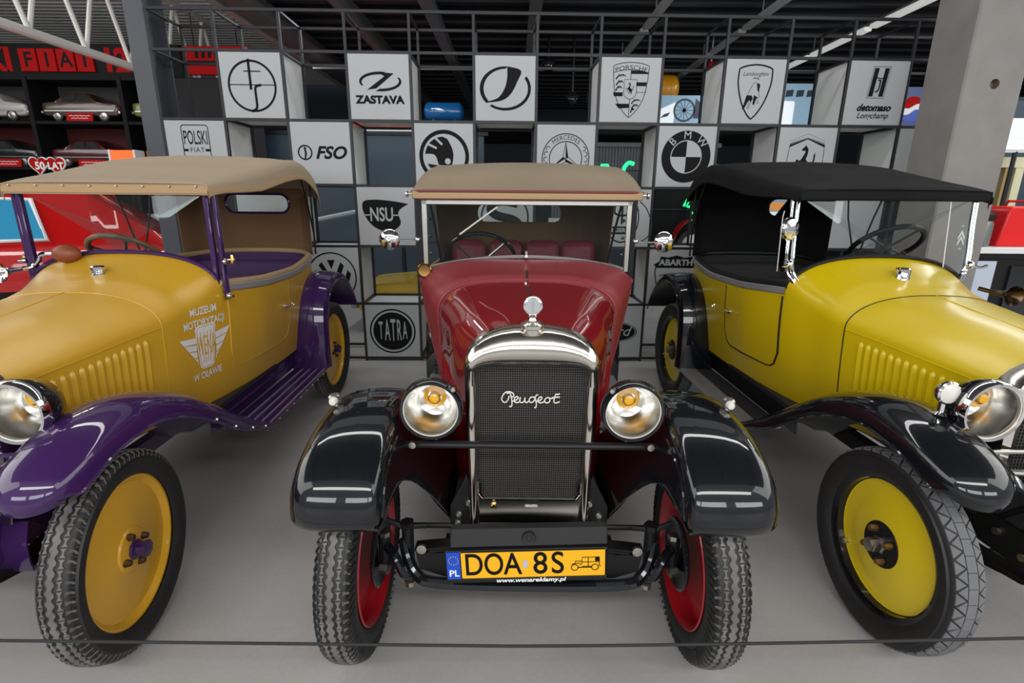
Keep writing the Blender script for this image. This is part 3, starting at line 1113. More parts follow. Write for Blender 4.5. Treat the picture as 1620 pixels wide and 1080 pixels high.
    # --- doors
    for sg in (1, -1):
        y0, y1, zl, r = P['door'] + (.645, .10)
        rows = []
        ncol = 21
        out = []
        for i in range(ncol):
            y = y0 + (y1 - y0) * i / (ncol - 1)
            d = min(y - y0, y1 - y)
            zmin = zl + (r - sqrt(max(0, r * r - (r - d) ** 2)) if d < r else 0)
            ztop = lerp_tab(BELT, y) - .045
            rows.append([(sg * (bw(y, zmin + (ztop - zmin) * j / 8) + .003), y, zmin + (ztop - zmin) * j / 8) for j in range(9)])
            out.append((sg * (bw(y, zmin) + .0035), y, zmin))
        door = MB().sheet(rows, (sg * .004, 0, 0)).obj('door', body, car)
        edge = [(sg * (bw(y0, z) + .0035), y0, z) for z in (1.07, .95, .85, .78)] + \
            [(x, y, z) for x, y, z in out] + [(sg * (bw(y1, z) + .0035), y1, z) for z in (.78, .88, .98, 1.03)]
        MB().tube(edge, P['bead_r'], n=6).obj('door_bead', P['bead'], door)
        hy_ = y1 - .07
        hb = MB().lathe([(.014, 0), (.014, .006), (.007, .010), (.007, .022)], (sg * (bw(hy_, .87) + .006), hy_, .87), (sg, 0, 0), 14)
        hb.tube([(sg * (bw(hy_, .87) + .03), hy_ + .012, .87), (sg * (bw(hy_, .87) + .032), hy_ - .04, .872), (sg * (bw(hy_, .87) + .028), hy_ - .065, .874)], .007, n=8)
        hb.obj('door_handle', 'chrome', door)
        q = MB()
        for (yy, zz) in ((1.93, .86), (1.96, .845)):
            q.ball((sg * (bw(yy, zz) + .001), yy, zz), .009, 8)
        q.obj('body_stud', 'chrome', car)
    # --- sills, running boards, chassis
    for sg in (1, -1):
        MB().sheet([[(sg * .45, y, .505), (sg * .44, y, .42), (sg * .435, y, .36)] for y in (.9, 1.3, 1.7, 2.1)], (sg * -.004, 0, 0)
                   ).obj('sill_panel', wing if s > 0 else 'black_paint', car)
        rb = MB().box(min(sg * .43, sg * .665), max(sg * .43, sg * .665), 1.05, 2.12, .325, .345).obj('running_board', P['board'], car, bevel=.004)
        if s < 0:
            MB().box(min(sg * .43, sg * .555), max(sg * .43, sg * .555), 1.05, 2.12, .345, .349).obj('step_mat', 'black_matt', rb)
        for k in range(P['nrib']):
            x = sg * (.655 - k * P['ribgap'])
            MB().box(x - P['ribw'], x + P['ribw'], 1.06, 2.11, .345, .352).obj('tread_strip', P['rib'] if k else P['rib_edge'], rb)
        if s > 0:
            b = MB()
            for k in range(10):
                b.ball((sg * .672, 1.08 + k * .11, .335), .006, 6)
            tag(b.obj('rivet', 'bolt', rb), kind='stuff')
        MB().box(min(sg * .25, sg * .30), max(sg * .25, sg * .30), -.30, 2.7, .40, .475).obj('chassis_rail', P['chassis'], car, bevel=.004)
        # front horn plate with bolts, leaf spring
        hp = MB().prism([(sg * .295, -.34, .40), (sg * .295, -.40, .46), (sg * .295, -.34, .52), (sg * .295, -.05, .53), (sg * .295, .05, .42)], (sg * .012, 0, 0)
                        ).obj('dumb_iron', P['chassis'], car, bevel=.003)
        bo = None
        for (yy, zz) in ((-.33, .46), (-.20, .45), (-.10, .48)):
            L = (sg * .307, yy, zz)
            bo = MB().lathe([(.014, 0), (.014, .010), (0, .011)], (0, 0, 0), (sg, 0, 0), 6).obj('bolt', 'bolt', hp, L) if bo is None else dup(bo, hp, L)
        b = MB()
        for k in range(4):
            b.sheet([[(sg * .25, -.36 + k * .07, .385 - k * .012), (sg * .31, -.36 + k * .07, .385 - k * .012)],
                     [(sg * .25, .0, .35 - k * .012), (sg * .31, .0, .35 - k * .012)],
                     [(sg * .25, .45 - k * .08, .40 - k * .012), (sg * .31, .45 - k * .08, .40 - k * .012)]], (0, 0, .008))
        b.obj('leaf_spring', 'black_satin', car)
    ax = MB().tube([(-.55, 0, .355), (-.42, 0, .31), (0, 0, .30), (.42, 0, .31), (.55, 0, .355)], .024, n=10)
    ax.obj('front_axle', 'black_satin', car)
    MB().tube([(-.52, .09, .33), (.52, .09, .33)], .011).obj('tie_rod', 'black_satin', car)
    MB().tube([(-.55, 2.45, .38), (.55, 2.45, .38)], .04, n=10).obj('rear_axle', 'black_satin', car)
    for sg in (1, -1):
        b = MB().lathe([(.10, -.02), (.12, 0), (.12, .03), (.05, .05)], (sg * .50, 0, .355), (sg, 0, 0), 24)
        b.tube([(sg * .50, 0, .26), (sg * .50, 0, .45)], .022)
        b.obj('brake_drum', 'black_satin', car)
        b = MB().lathe([(.02, 0), (.02, .05), (0, .052)], (sg * .43, -.055, .36), (0, -1, 0), 6)
        b.box(min(sg * .40, sg * .50), max(sg * .40, sg * .50), -.05, .02, .335, .375)
        b.obj('steering_arm', 'steel', car)
    # --- wheels
    for sg in (1, -1):
        wheel(car, sg * .60, 0, .355, sg, P['wheel'], P['steer'])
        wheel(car, sg * .58, 2.45, .38, sg, P['wheel'])
    # --- front wings
    crown = [(-.305, .695, .66), (-.312, .735, .78), (-.285, .785, .88), (-.22, .828, .96), (-.10, .868, 1), (.04, .886, 1), (.12, .885, 1), (.24, .862, 1), (.42, .790, 1),
             (.62, .665, 1), (.82, .525, 1), (.98, .42, 1), (1.10, .352, 1)]
    cw = cr(crown, 34)
    cs = [(.470, -.050), (.480, -.020), (.515, -.003), (.57, .002), (.62, -.004), (.665, -.022), (.690, -.050), (.700, -.085), (.700, -.10)]
    csd = cr(cs, 17)
    for sg in (1, -1):
        rows = []
        for i, (y, z, k) in enumerate(cw):
            y2, z2 = cw[min(i + 1, 33)][:2]
            y1, z1 = cw[max(i - 1, 0)][:2]
            L = sqrt((y2 - y1) ** 2 + (z2 - z1) ** 2)
            ny, nz = -(z2 - z1) / L, (y2 - y1) / L
            flat = max(0, min(1, (y - .75) / .35))
            row = []
            for x, d in csd:
                d = d * (1 - flat * .85)
                row.append((sg * (.595 + (x - .595) * k), y + ny * d, z + nz * d))
            rows.append(row)
        w = MB().sheet(rows, lambda p: (0, .002, -.004)).obj('front_wing', wing, car)
        lip = [r[-1] for r in rows]
        MB().tube(lip[:-4], .0055, n=6).obj('wing_bead', wing, w)
        # valance to the chassis
        vr = []
        for i in range(5, 30):
            a = rows[i][0]
            zz = max(.40, min(.52, a[2] - .1))
            vr.append([a, (sg * .37, a[1] + .02, a[2] - .06 if a[2] - .06 > zz else (a[2] + zz) / 2), (sg * .30, a[1] + .03, zz)])
        MB().sheet(vr, (0, .003, -.003)).obj('wing_valance', wing if s > 0 else 'black_paint', car)
        if s > 0:
            b = MB()
            for i in (24, 26, 28, 30):
                b.ball((lip[i][0] + sg * .003, lip[i][1], lip[i][2] + .012), .008, 8)
            for i in range(5):
                b.ball((sg * .675, 1.02 + .0 * i, .34), .006, 6)
            tag(b.obj('wing_bolt', 'bolt', w), kind='stuff')
        else:
            pk = MB().lathe([(.035, 0), (.040, .004), (.040, .014), (.030, .035), (.012, .05), (0, .052)], (sg * .545, -.05, .965), (0, 1, 0), 24
                            ).obj('parking_lamp', 'chrome', w)
            MB().lathe([(.034, 0), (.02, -.006), (0, -.008)], (sg * .545, -.05, .965), (0, 1, 0), 24).obj('lens', 'lamp_ring', pk)
            MB().lathe([(.022, 0), (.012, .01), (.012, .045)], (sg * .545, -.03, .885), n=14).obj('lamp_foot', 'chrome', pk)
    # --- rear wings
    rc = cr([(2.05, .345), (2.04, .52), (2.07, .76), (2.16, .91), (2.30, .985), (2.48, 1.005), (2.66, .97), (2.82, .87), (2.95, .74), (3.0, .64)], 30)
    for sg in (1, -1):
        rows = []
        for i, (y, z) in enumerate(rc):
            y2, z2 = rc[min(i + 1, 29)]
            y1, z1 = rc[max(i - 1, 0)]
            L = sqrt((y2 - y1) ** 2 + (z2 - z1) ** 2)
            ny, nz = -(z2 - z1) / L, (y2 - y1) / L
            rows.append([(sg * x, y + ny * d, z + nz * d) for x, d in ((.42, -.01), (.46, 0), (.54, .004), (.62, .0), (.67, -.014), (.685, -.04), (.688, -.06))])
        w = MB().sheet(rows, lambda p: (0, .003, -.003)).obj('rear_wing', wing, car)
        MB().tube([r[-1] for r in rows], .005, n=6).obj('wing_bead', wing, w)
        q = [rows[i][0] for i in range(4, 28)]
        MB().sheet([[p, (sg * .42, p[1], max(.5, p[2] - .45))] for p in q], (sg * -.004, 0, 0)).obj('wing_valance', wing, car)
    # --- headlamps
    for sg in (1, -1):
        hl = headlamp(car, (sg * .425, -.09, .915), .098, .16, 'black_paint', 'chrome', amber_off=(.15, .25), yaw=0)
        MB().tube([(0, .05, -.10), (-sg * .10, .08, -.26)], .014, n=8).obj('lamp_bracket', 'nickel' if s < 0 else 'black_paint', hl)
    MB().tube([(-.40, -.07, .765), (.40, -.07, .765)], .008).obj('lamp_bar', 'steel' if s < 0 else 'purple', car)
    # front bumper-side tubes
    if s < 0:
        for dz in (0, .05):
            MB().tube([(-.34, -.10, .66 + dz), (-.2, -.13, .665 + dz), (.2, -.13, .665 + dz), (.34, -.10, .66 + dz)], .011).obj('badge_bar', 'chrome', car)
    else:
        MB().sheet([[(-.385, -.09, .535), (.385, -.09, .535)], [(-.39, -.12, .47), (.39, -.12, .47)], [(-.385, -.12, .40), (.385, -.12, .40)], [(-.37, -.10, .35), (.37, -.10, .35)]], (0, .006, 0)
                   ).obj('front_apron', 'purple', car)
        MB().sheet([[(-.31, -.03, .585), (.31, -.03, .585)], [(-.34, -.09, .575), (.34, -.09, .575)], [(-.36, -.12, .545), (.36, -.12, .545)]], (0, .004, -.006)
                   ).obj('apron_cover', 'chrome', car)
    # --- windscreen
    bot = [(-.46, 1.135, 1.135), (-.36, 1.115, 1.195), (-.2, 1.105, 1.262), (0, 1.10, 1.29), (.2, 1.105, 1.262), (.36, 1.115, 1.195), (.46, 1.135, 1.135)]
    hs = [q for q in hood_sec(1.118) if q[2] > 1.135]
    botd = cr([(x * 1.002, y, z + .010) for x, y, z in hs], 25)
    zt = 1.585
    fr = MB().tube(botd, .011, n=8)
    fr.tube([(-.455, 1.145, zt), (.455, 1.145, zt)], .009)
    fr = fr.obj('windscreen_frame', frm if s > 0 else 'black_satin', car)
    MB().prism([(x, 1.122 + .03 * (z - 1.1), z + .006) for x, y, z in botd] + [(.455, 1.142, zt), (-.455, 1.142, zt)], (0, .004, 0)).obj('windscreen_pane', 'glass', fr)
    for sg in (1, -1):
        if s > 0:
            po = MB().box(sg * .458 - .013, sg * .458 + .013, 1.12, 1.148, 1.10, 1.60)
            po.box(sg * .492 - .010, sg * .492 + .010, 1.135, 1.165, 1.04, 1.60)
            po = po.obj('windscreen_post', frm, car, bevel=.005)
            for zz in (1.06, 1.24):
                MB().lathe([(.016, 0), (.016, .012), (.008, .02), (.008, .034), (0, .036)], (sg * .50, 1.14, zz), (sg, -.4, 0), 10).obj('post_bolt', 'nickel', po)
            b = MB().lathe([(.012, 0), (.012, .03), (.006, .04)], (sg * .505, 1.165, 1.245), (sg, .2, 0), 10)
            b.tube([(sg * .53, 1.16, 1.225), (sg * .535, 1.165, 1.245), (sg * .53, 1.17, 1.27)], .008)
            b.obj('wing_nut', 'brass', po)
        else:
            po = MB()
            for dx, dy in ((0, 0), (.026, .012)):
                pp = cr([(sg * (.40 + dx), 1.09 + dy, 1.105), (sg * (.425 + dx), 1.10 + dy, 1.15), (sg * (.462 + dx), 1.115 + dy, 1.20), (sg * (.472 + dx), 1.12 + dy, 1.28),
                         (sg * (.470 + dx), 1.14 + dy, 1.45), (sg * (.468 + dx), 1.15 + dy, 1.60)], 24)
                po.tube(pp, .0105, n=10)
            po = po.obj('windscreen_post', 'chrome', car)
            b = MB().ball((sg * .49, 1.115, 1.245), .024, 12)
            b.tube([(sg * .49, 1.11, 1.245), (sg * .53, 1.09, 1.235), (sg * .56, 1.085, 1.245)], .008, rs=[.010, .007, .009])
            b.obj('post_clamp', 'chrome', po)
            MB().lathe([(.014, 0), (.014, .02), (0, .024)], (sg * .40, 1.085, 1.10), (0, -1, -.4), 12).obj('post_nut', 'chrome', po)
            # wind wing of bare glass beside the post
            if sg == s:
                q = [(sg * .505, 1.10, 1.205), (sg * .60, 1.02, 1.22), (sg * .61, 1.02, 1.49), (sg * .60, 1.03, 1.52), (sg * .505, 1.12, 1.54)]
                ww = MB().prism(q, (0, .005, 0)).obj('wind_wing', 'glass', car)
                MB().tube(q[1:4], .0022, n=5).obj('glass_edge', 'white_print', ww)
            else:
                q = [(sg * .30, 1.06, 1.24), (sg * .455, 1.075, 1.19), (sg * .455, 1.11, 1.575), (sg * .30, 1.10, 1.575)]
                ww = MB().prism(q, (0, .005, 0)).obj('wind_wing', 'glass', car)
                MB().tube([q[0], q[3]], .0028, n=5).obj('glass_edge', 'white_print', ww)
                p = Print().poly([(-.5, -.1), (0, .55), (.5, -.1), (.5, -.42), (0, .22), (-.5, -.42)])
                p.poly([(-.5, -.62), (0, .02), (.5, -.62), (.5, -.94), (0, -.30), (-.5, -.94)])
                p.text('ex', .35, .0, .95).text('1923', .3, 0, -1.2)
                p.obj('etched_mark', 'white_print', ww, lambda u, v: (sg * .385 + u * .035, 1.078 + (v + 2) * .0045, 1.40 + v * .055))
    if s < 0:
        # round mirror on the near post
        m = MB().lathe([(.0, -.012), (.035, -.010), (.056, -.002), (.060, .006), (.050, .020), (.02, .03), (0, .032)], (s * .535, 1.085, 1.43), (-s * .35, -1, 0), 28).obj(
            'side_mirror', 'chrome', car)
        MB().tube([(s * .47, 1.125, 1.42), (s * .53, 1.105, 1.43)], .009).obj('clamp', 'chrome', m)
    else:
        b = MB()
        for k in range(8):
            b.ball((-.45 + k * .128, 1.084, 1.612), .006, 8)
        tag(b.obj('press_stud', 'nickel', car), kind='stuff')
    # --- hood (soft top)
    st = [(1.095, 1.622, 1.615, .495), (1.11, 1.640, 1.630, .50), (1.40, 1.702, 1.675, .525), (1.70, 1.768, 1.728, .545), (1.95, 1.815, 1.772, .555), (2.25, 1.840, 1.795, .55),
          (2.50, 1.80, 1.735, .535), (2.68, 1.72, 1.655, .51), (2.78, 1.60, 1.555, .48)]
    std = cr(st, 28)
    rows = []
    for y, zc, ze, hw in std:
        lip = .055 if y < 1.2 else .055 + .05 * min(1, (y - 1.2) / .4)
        half = [(hw * 1.0, ze - lip), (hw * 1.003, ze - lip * .4), (hw * .985, ze - .004), (hw * .93, ze + (zc - ze) * .30), (hw * .8, ze + (zc - ze) * .52), (hw * .6, ze + (zc - ze) * .75),
                (hw * .3, ze + (zc - ze) * .93), (0, zc)]
        sag = .010 * sin((y - 1.1) / .42 * pi) ** 2
        half = [(x, z - (sag if x < hw * .9 else 0)) for x, z in half]
        rows.append([(x, y, z) for x, z in half] + [(-x, y, z) for x, z in reversed(half[:-1])])
    rows.insert(0, [(x, y - .004, min(z, 1.60) - .02) for x, y, z in rows[0]])
    top = MB().sheet(rows, (0, .003, -.008)).obj('soft_top', roofm, car, sharp=50)
    MB().sheet([[(x, 1.088, 1.578), (x, 1.086, 1.600), (x, 1.088, 1.622)] for x in [-.50 + i * .1 for i in range(11)]], (0, .01, 0)).obj('front_hem', P['hem'], top, bevel=.003)
    for sg in (1, -1):
        MB().sheet([[(sg * (r[0][0] + .002), r[0][1], r[0][2] + .028), (sg * (r[0][0] + .004), r[0][1], r[0][2] + .012), (sg * (r[0][0] + .003), r[0][1], r[0][2] - .004)] for r in rows[1:]],
                   (sg * .004, 0, 0)).obj('side_hem', P['hem'], top)
    # rear curtain with window
    wx0, wx1, wz0, wz1 = P['window']
    yr = lambda z: 2.745 + .02 * (1.62 - z) / .5
    hole = [(u, yr(v), v) for u, v in rrect(wx0, wx1, wz0, wz1, (wz1 - wz0) * .46, 6)]
    MB().prism([(-.34, yr(1.12), 1.12), (.34, yr(1.12), 1.12), (.36, yr(1.63), 1.63), (-.36, yr(1.63), 1.63)], (0, .006, 0), [hole]).obj('rear_curtain', P['lining'], car, sharp=20)
    MB().tube(hole, .010, n=6, closed=True).obj('window_surround', P['surround'], car)
    MB().prism([(u, yr(v) + .002, v) for u, v in rrect(wx0, wx1, wz0, wz1, (wz1 - wz0) * .46, 6)], (0, .002, 0)).obj('rear_window', 'glass', car)
    for sg in (1, -1):
        pth = cr([(sg * .34, 2.75), (sg * .42, 2.68), (sg * .475, 2.55)] + ([(sg * .500, P['curtain'])] if sg != s else []), 16 if sg != s else 8)
        MB().sheet([[(x, y, 1.12 + (lerp_tab([(a[0], a[2] - .04) for a in st], y) - 1.12) * j / 5) for j in range(6)] for x, y in pth], (-sg * .005, 0, 0)
                   ).obj('quarter_curtain', P['lining'], car)
        MB().tube([(sg * .485, 2.58, 1.13), (sg * .492, 2.56, 1.4), (sg * .50, 2.54, 1.72)], .007).obj('hood_iron', 'black_satin', car)
        MB().tube([(sg * .505, 2.05, 1.11), (sg * .515, 1.95, 1.45), (sg * .53, 1.85, 1.74)] if sg != s else [(sg * .49, 2.56, 1.30), (sg * .51, 2.42, 1.55), (sg * .53, 2.25, 1.73)], .006
                  ).obj('hood_iron', 'black_satin', car)
        if sg != s:
            MB().tube([(sg * .50, 2.02, 1.11), (sg * .51, 2.2, 1.45), (sg * .53, 2.3, 1.74)], .006).obj('hood_iron', 'black_satin', car)
    for y in (1.7, 2.28):
        z = lerp_tab([(a[0], a[1]) for a in st], y) - .03
        MB().tube([(-.52, y, z - .07), (-.45, y, z - .02), (0, y, z), (.45, y, z - .02), (.52, y, z - .07)], .012).obj('hood_bow', 'black_satin', car)
    # --- interior
    for y0, nm in ((1.78, 'seat'), (2.40, 'seat')):
        MB().box(-.44, .44, y0 - .42, y0 + .02, .62, .80).obj('seat_cushion', P['trim'], car, bevel=.04)
        bk = MB().sheet([[(-.44 + i * .088, y0 + .02 + .08 * (j / 4), .78 + (.26 if y0 < 2 else .30) * j / 4) for j in range(5)] for i in range(11)], (0, .07, .01))
        bk.obj('seat_back', P['trim'], car, bevel=.02)
    MB().sheet([[(x, 1.15, 1.0) if j == 0 else (x, 1.14, 1.10 + .16 * cos(x * 3) ** 2) for j in range(2)] for x in [-.44 + i * .088 for i in range(11)]], (0, .01, 0)
               ).obj('dashboard', 'black_satin', car)
    cx, cy, cz, rr = P['steer_c']
    sw = MB()
    nrm = Vector((0, .62, .78)).normalized()
    u, v = Vector((1, 0, 0)), nrm.cross(Vector((1, 0, 0)))
    c0 = Vector((cx, cy, cz))
    sw.tube([c0 + u * (rr * cos(2 * pi * i / 36)) + v * (rr * sin(2 * pi * i / 36)) for i in range(36)], .0155, n=10, closed=True)
    swo = sw.obj('steering_wheel', P['steer_m'], car)
    b = MB()
    for k in range(4):
        a = pi / 2 * k + .5
        b.tube([c0 - nrm * .02, c0 + (u * cos(a) + v * sin(a)) * rr], .007, n=6)
    b.ball(tuple(c0 - nrm * .02), .03, 10)
    b.obj('spoke', 'black_satin', swo)
    MB().tube([c0 - nrm * .03, c0 - nrm * .55], .016).obj('steering_column', 'black_satin', car)
    # --- bulb horn on the far side
    hx, hy, hz = (-.485, .95, 1.205) if s > 0 else (.520, .86, 1.125)
    hb = MB().lathe([(.050, 0), (.046, .004), (.032, .02), (.020, .05), (.013, .09), (.011, .13)], (hx, hy, hz), (0, 1, .0), 24)
    hb.lathe([(.046, .002), (.028, .02), (.014, .05), (.0, .07)], (hx, hy, hz), (0, 1, 0), 24)
    ho = hb.obj('bulb_horn', P['horn'], car)
    MB().tube(cr([(hx, hy + .13, hz), (hx + s * .03, hy + .17, hz + .01), (hx + s * .08, hy + .16, hz + .05), (hx + s * .12, hy + .13, hz + .075), (hx + s * .19, hy + .12, hz + .08)][:5 if s > 0 else 2], 14), .011).obj('horn_tube', P['horn'], ho)
    if s > 0:
        MB().ball((hx + .25, hy + .12, hz + .078), .048, 16, (1.4, 1, .95)).obj('horn_bulb', P['bulb'], ho)
    return car


LEFT = dict(curtain=2.50, door=(1.165, 1.87), body='mustard', wing='purple', roof='beige', frame='purple', seam='mustard', hinge='mustard', radbase='chrome', trim='purple_cloth', roll='tan_trim', bead='mustard',
            bead_r=.0055, board='purple', nrib=4, ribgap=.052, ribw=.0042, rib='lilac', rib_edge='lilac', chassis='purple', wheel='mustard', steer=.105, hem='tan_trim',
            window=(-.25, .25, 1.44, 1.585), lining='tan_in', surround='purple', steer_c=(-.23, 1.50, 1.235, .19), steer_m='wood', horn='chrome',
            bulb=mat('brown_rubber', (.20, .045, .012), .5))
RIGHT = dict(curtain=2.36, door=(1.145, 1.74), body='yellow', wing='black_paint', roof='black_canvas', frame='chrome', seam='black_satin', hinge='yellow', radbase='black_paint', trim='black_matt', roll='black_satin', bead='black_satin',
             bead_r=.0060, board='alu', nrib=10, ribgap=.0108, ribw=.0028, rib='alu', rib_edge='alu', chassis='black_satin', wheel='lemon', steer=0.0, hem='black_canvas',
             window=(.19, .42, 1.44, 1.585), lining='black_canvas', surround='black_satin', steer_c=(.30, 1.50, 1.315, .19), steer_m='black_satin', horn='bronze_dark',
             bulb='black_satin')
car_l = tourer('mustard open tourer with purple wings and a beige soft top', (-1.973, 1.558), radians(1.72), 1, LEFT)
car_r = tourer('lemon yellow open tourer with black wings and a black soft top', (1.984, 1.66), radians(1.54), -1, RIGHT)

# white lettering and winged badge on the mustard scuttle


def on_scuttle(u, v):
    y, z = u, v
    return (bw(y, z) + .0025, y, z)


for tx, z, xs in (('MUZEUM', 1.012, .80), ('MOTORYZACJI', .952, .78), ('W OŁAWIE', .678, .72)):
    Print().text(tx, .052, .985, z, xs=xs, bold=.0012).obj('lettering', 'white_print', car_l, on_scuttle)
p = Print()
for sg in (-1, 1):
    for k in range(4):
        z = .885 - k * .037
        x0, x1 = .062, (.175 - k * .030)
        p.poly([(.985 + sg * x0, z), (.985 + sg * x1, z + .012), (.985 + sg * (x1 - .028), z - .022), (.985 + sg * x0, z - .030)])
body_o = [(.985 - .066, .925), (.985 - .050, .940), (.985 + .050, .940), (.985 + .066, .925), (.985 + .045, .725), (.985 + .03, .712), (.985 - .03, .712), (.985 - .045, .725)]
p.poly(body_o)
p.obj('winged_badge', 'white_print', car_l, on_scuttle)
p = Print()
p.stroke([(.985 + (x - .985) * .84, .826 + (z - .826) * .93) for x, z in body_o], .0035, closed=True)
for dx, w_ in ((-.034, 1), (-.012, .9), (.012, .9), (.034, 1)):
    p.stroke([(.985 + dx, .905), (.985 + dx * .62, .745)], .004)
p.text('WENA', .15, .985, .828, xs=.26)
p.obj('badge_line', 'mustard', car_l, lambda u, v: (bw(u, v) + .0032, u, v))
# ================================================================ the red saloon-topped car in the middle
red = thing('vintage_roadster', 'dark red vintage car with a nickel radiator and tan top, in the middle', 'car', (0.066, 1.59, 0), radians(-.3))
RW = [(.08, .212), (.5, .335), (.90, .435), (1.0, .49), (1.2, .570), (1.6, .585), (2.2, .56), (2.7, .48)]
RZS = [(.08, .975), (.90, 1.02), (1.0, 1.06), (1.2, 1.13)]
RZT = [(.08, 1.145), (.5, 1.168), (.90, 1.190), (1.0, 1.212), (1.2, 1.255)]


def rw(y, z):
    k = .03 + .02 * min(1, y) + .13 * min(1, max(0, (y - .9) / .2))
    return lerp_tab(RW, y) * (1 - k * max(0, min(1.2, (1.10 - z) / .5)) ** 1.2)


def red_sec(y, zb=.46):
    w, zs, zt = lerp_tab(RW, y), lerp_tab(RZS, y), lerp_tab(RZT, y)
    half = [(rw(y, zb + (zs - zb) * i / 8), zb + (zs - zb) * i / 8) for i in range(9)]
    e = .60 if y > .5 else .66
    x0, z0 = half[-1]
    for i in range(1, 17):
        a = pi / 2 * i / 16
        half.append((x0 * cos(a) ** e, zs + (zt - zs) * sin(a) ** .9))
    return [(x, y, z) for x, z in half] + [(-x, y, z) for x, z in reversed(half[:-1])]


bon = MB().grid([red_sec(.085 + .805 * i / 12) for i in range(13)]).obj('bonnet', 'red', red, sharp=40)
MB().tube([(0, y, lerp_tab(RZT, y) + .001) for y in (.10, .3, .5, .7, .89)], .003, n=6).obj('centre_hinge', 'black_satin', bon)
cow = MB().grid([red_sec(y) for y in (.893, .91, .94, .97, 1.0, 1.05, 1.1, 1.15, 1.2)]).obj('cowl', 'red_cowl', red, sharp=40)
MB().tube([(x * 1.006, y, z + .003) for x, y, z in red_sec(.893)], .0065, n=8).obj('cowl_bead', 'red_cowl', cow)
MB().tube([(0, .90, 1.195), (0, .95, 1.205), (0, 1.02, 1.221)], .004, n=6).obj('hinge_strap', 'black_satin', cow)
# side louvres of the bonnet
for sg in (1, -1):
    for i in range(9):
        y = .30 + i * .058
        rows = []
        for q in range(7):
            t = q / 6
            z = .66 + .20 * t
            k = min(1, 5 * min(t, 1 - t) + .05) ** .5
            rows.append([(sg * (rw(y, z) - .003 + .011 * k * sin(pi * c / 6)), y + .012 * k * (c / 3 - 1), z) for c in range(7)])
        MB().grid(rows).obj('louvre', 'red', bon)
# --- radiator
ho = [(.214, .41), (.217, .60), (.221, .80), (.223, .97), (.224, 1.03)] + [(.224 * cos(radians(a)) ** .76, 1.042 + .116 * sin(radians(a))) for a in range(10, 91, 10)]
hi = [(.180, .41), (.182, .60), (.184, .80), (.186, .97), (.186, 1.018)] + [(.186 * cos(radians(a)) ** .5, 1.020 + .022 * sin(radians(a))) for a in range(10, 91, 10)]
fo = ho + [(-x, z) for x, z in reversed(ho[:-1])]
fi = hi + [(-x, z) for x, z in reversed(hi[:-1])]


def rad_row(k, deep):
    a, b_ = fo[k], fi[k]
    out = [(a[0], .13, a[1])]
    for t in (0, .12, .3, .5, .7, .88, 1.0):
        x, z = a[0] + (b_[0] - a[0]) * t, a[1] + (b_[1] - a[1]) * t
        out.append((x, .055 - deep * sin(pi * min(1, .08 + t * .84)) ** .6, z))
    return out + [(b_[0], .075, b_[1])]


nn = len(fo)
MB().grid([rad_row(k, .062 if 4 < k < nn - 5 else .036) for k in range(3, nn - 3)]).obj('header_tank', 'nickel', red, sharp=60)
for rng in (range(0, 4), range(nn - 4, nn)):
    MB().grid([rad_row(k, .022) for k in rng]).obj('radiator_side', 'nickel', red, sharp=60)
b = MB()
lo = [(-.182, .052, .415), (.182, .052, .415), (.182, .052, .555)] + [(.182 - .0 - .02 + .02 * cos(a), .052, .555 - .0 - .02 * (1 - 0) + .0) for a in ()] + \
    [(x, .052, z) for x, z in [(.172, .540), (.160, .532)]] + [(x, .052, z) for x, z in [(-.160, .532), (-.172, .540)]] + [(-.182, .052, .555)]
b.prism(lo, (0, .03, 0))
apr = b.obj('radiator_apron', 'nickel', red, bevel=.004)
MB().tube([(-.178, .050, .60), (-.176, .048, .56), (-.160, .046, .535), (.160, .046, .535), (.176, .048, .56), (.178, .050, .60)], .0055, n=8).obj('apron_bead', 'chrome', apr)
MB().lathe([(.011, 0), (.012, .006), (.008, .012), (0, .013)], (-.127, .052, .503), (0, -1, 0), 20).obj('drain_knob', 'brass', apr)
p = Print().stroke([(-1, -.1), (-.9, .2), (-.2, .2), (-.1, -.2), (.05, .2), (.9, .2), (1, -.1), (.9, -.25), (-.9, -.2)], .16, closed=True).stroke([(-.8, 0), (.8, .02)], .16)
p.obj('maker_plate', 'lamp_ring', apr, lambda u, v: (.008 + u * .022, .0505, .505 + v * .018))
MB().prism([(-.15, .058, .345), (.15, .058, .345), (.15, .058, .415), (-.15, .058, .415)], (0, .01, 0)).obj('lower_mesh', 'black_matt', red)
b = MB()
for i in range(48):
    x = -.184 + .368 * i / 47
    b.box(x - .0012, x + .0012, .070, .078, .53, 1.05)
for i in range(62):
    z = .535 + .51 * i / 61
    b.box(-.186, .186, .069, .079, z - .0011, z + .0011)
b.box(-.188, .188, .079, .10, .50, 1.052)
tag(b.obj('radiator_core', 'core', red), kind='stuff')
MB().box(-.188, .188, .0765, .0775, .52, 1.048).obj('core_back', 'core_back', red)
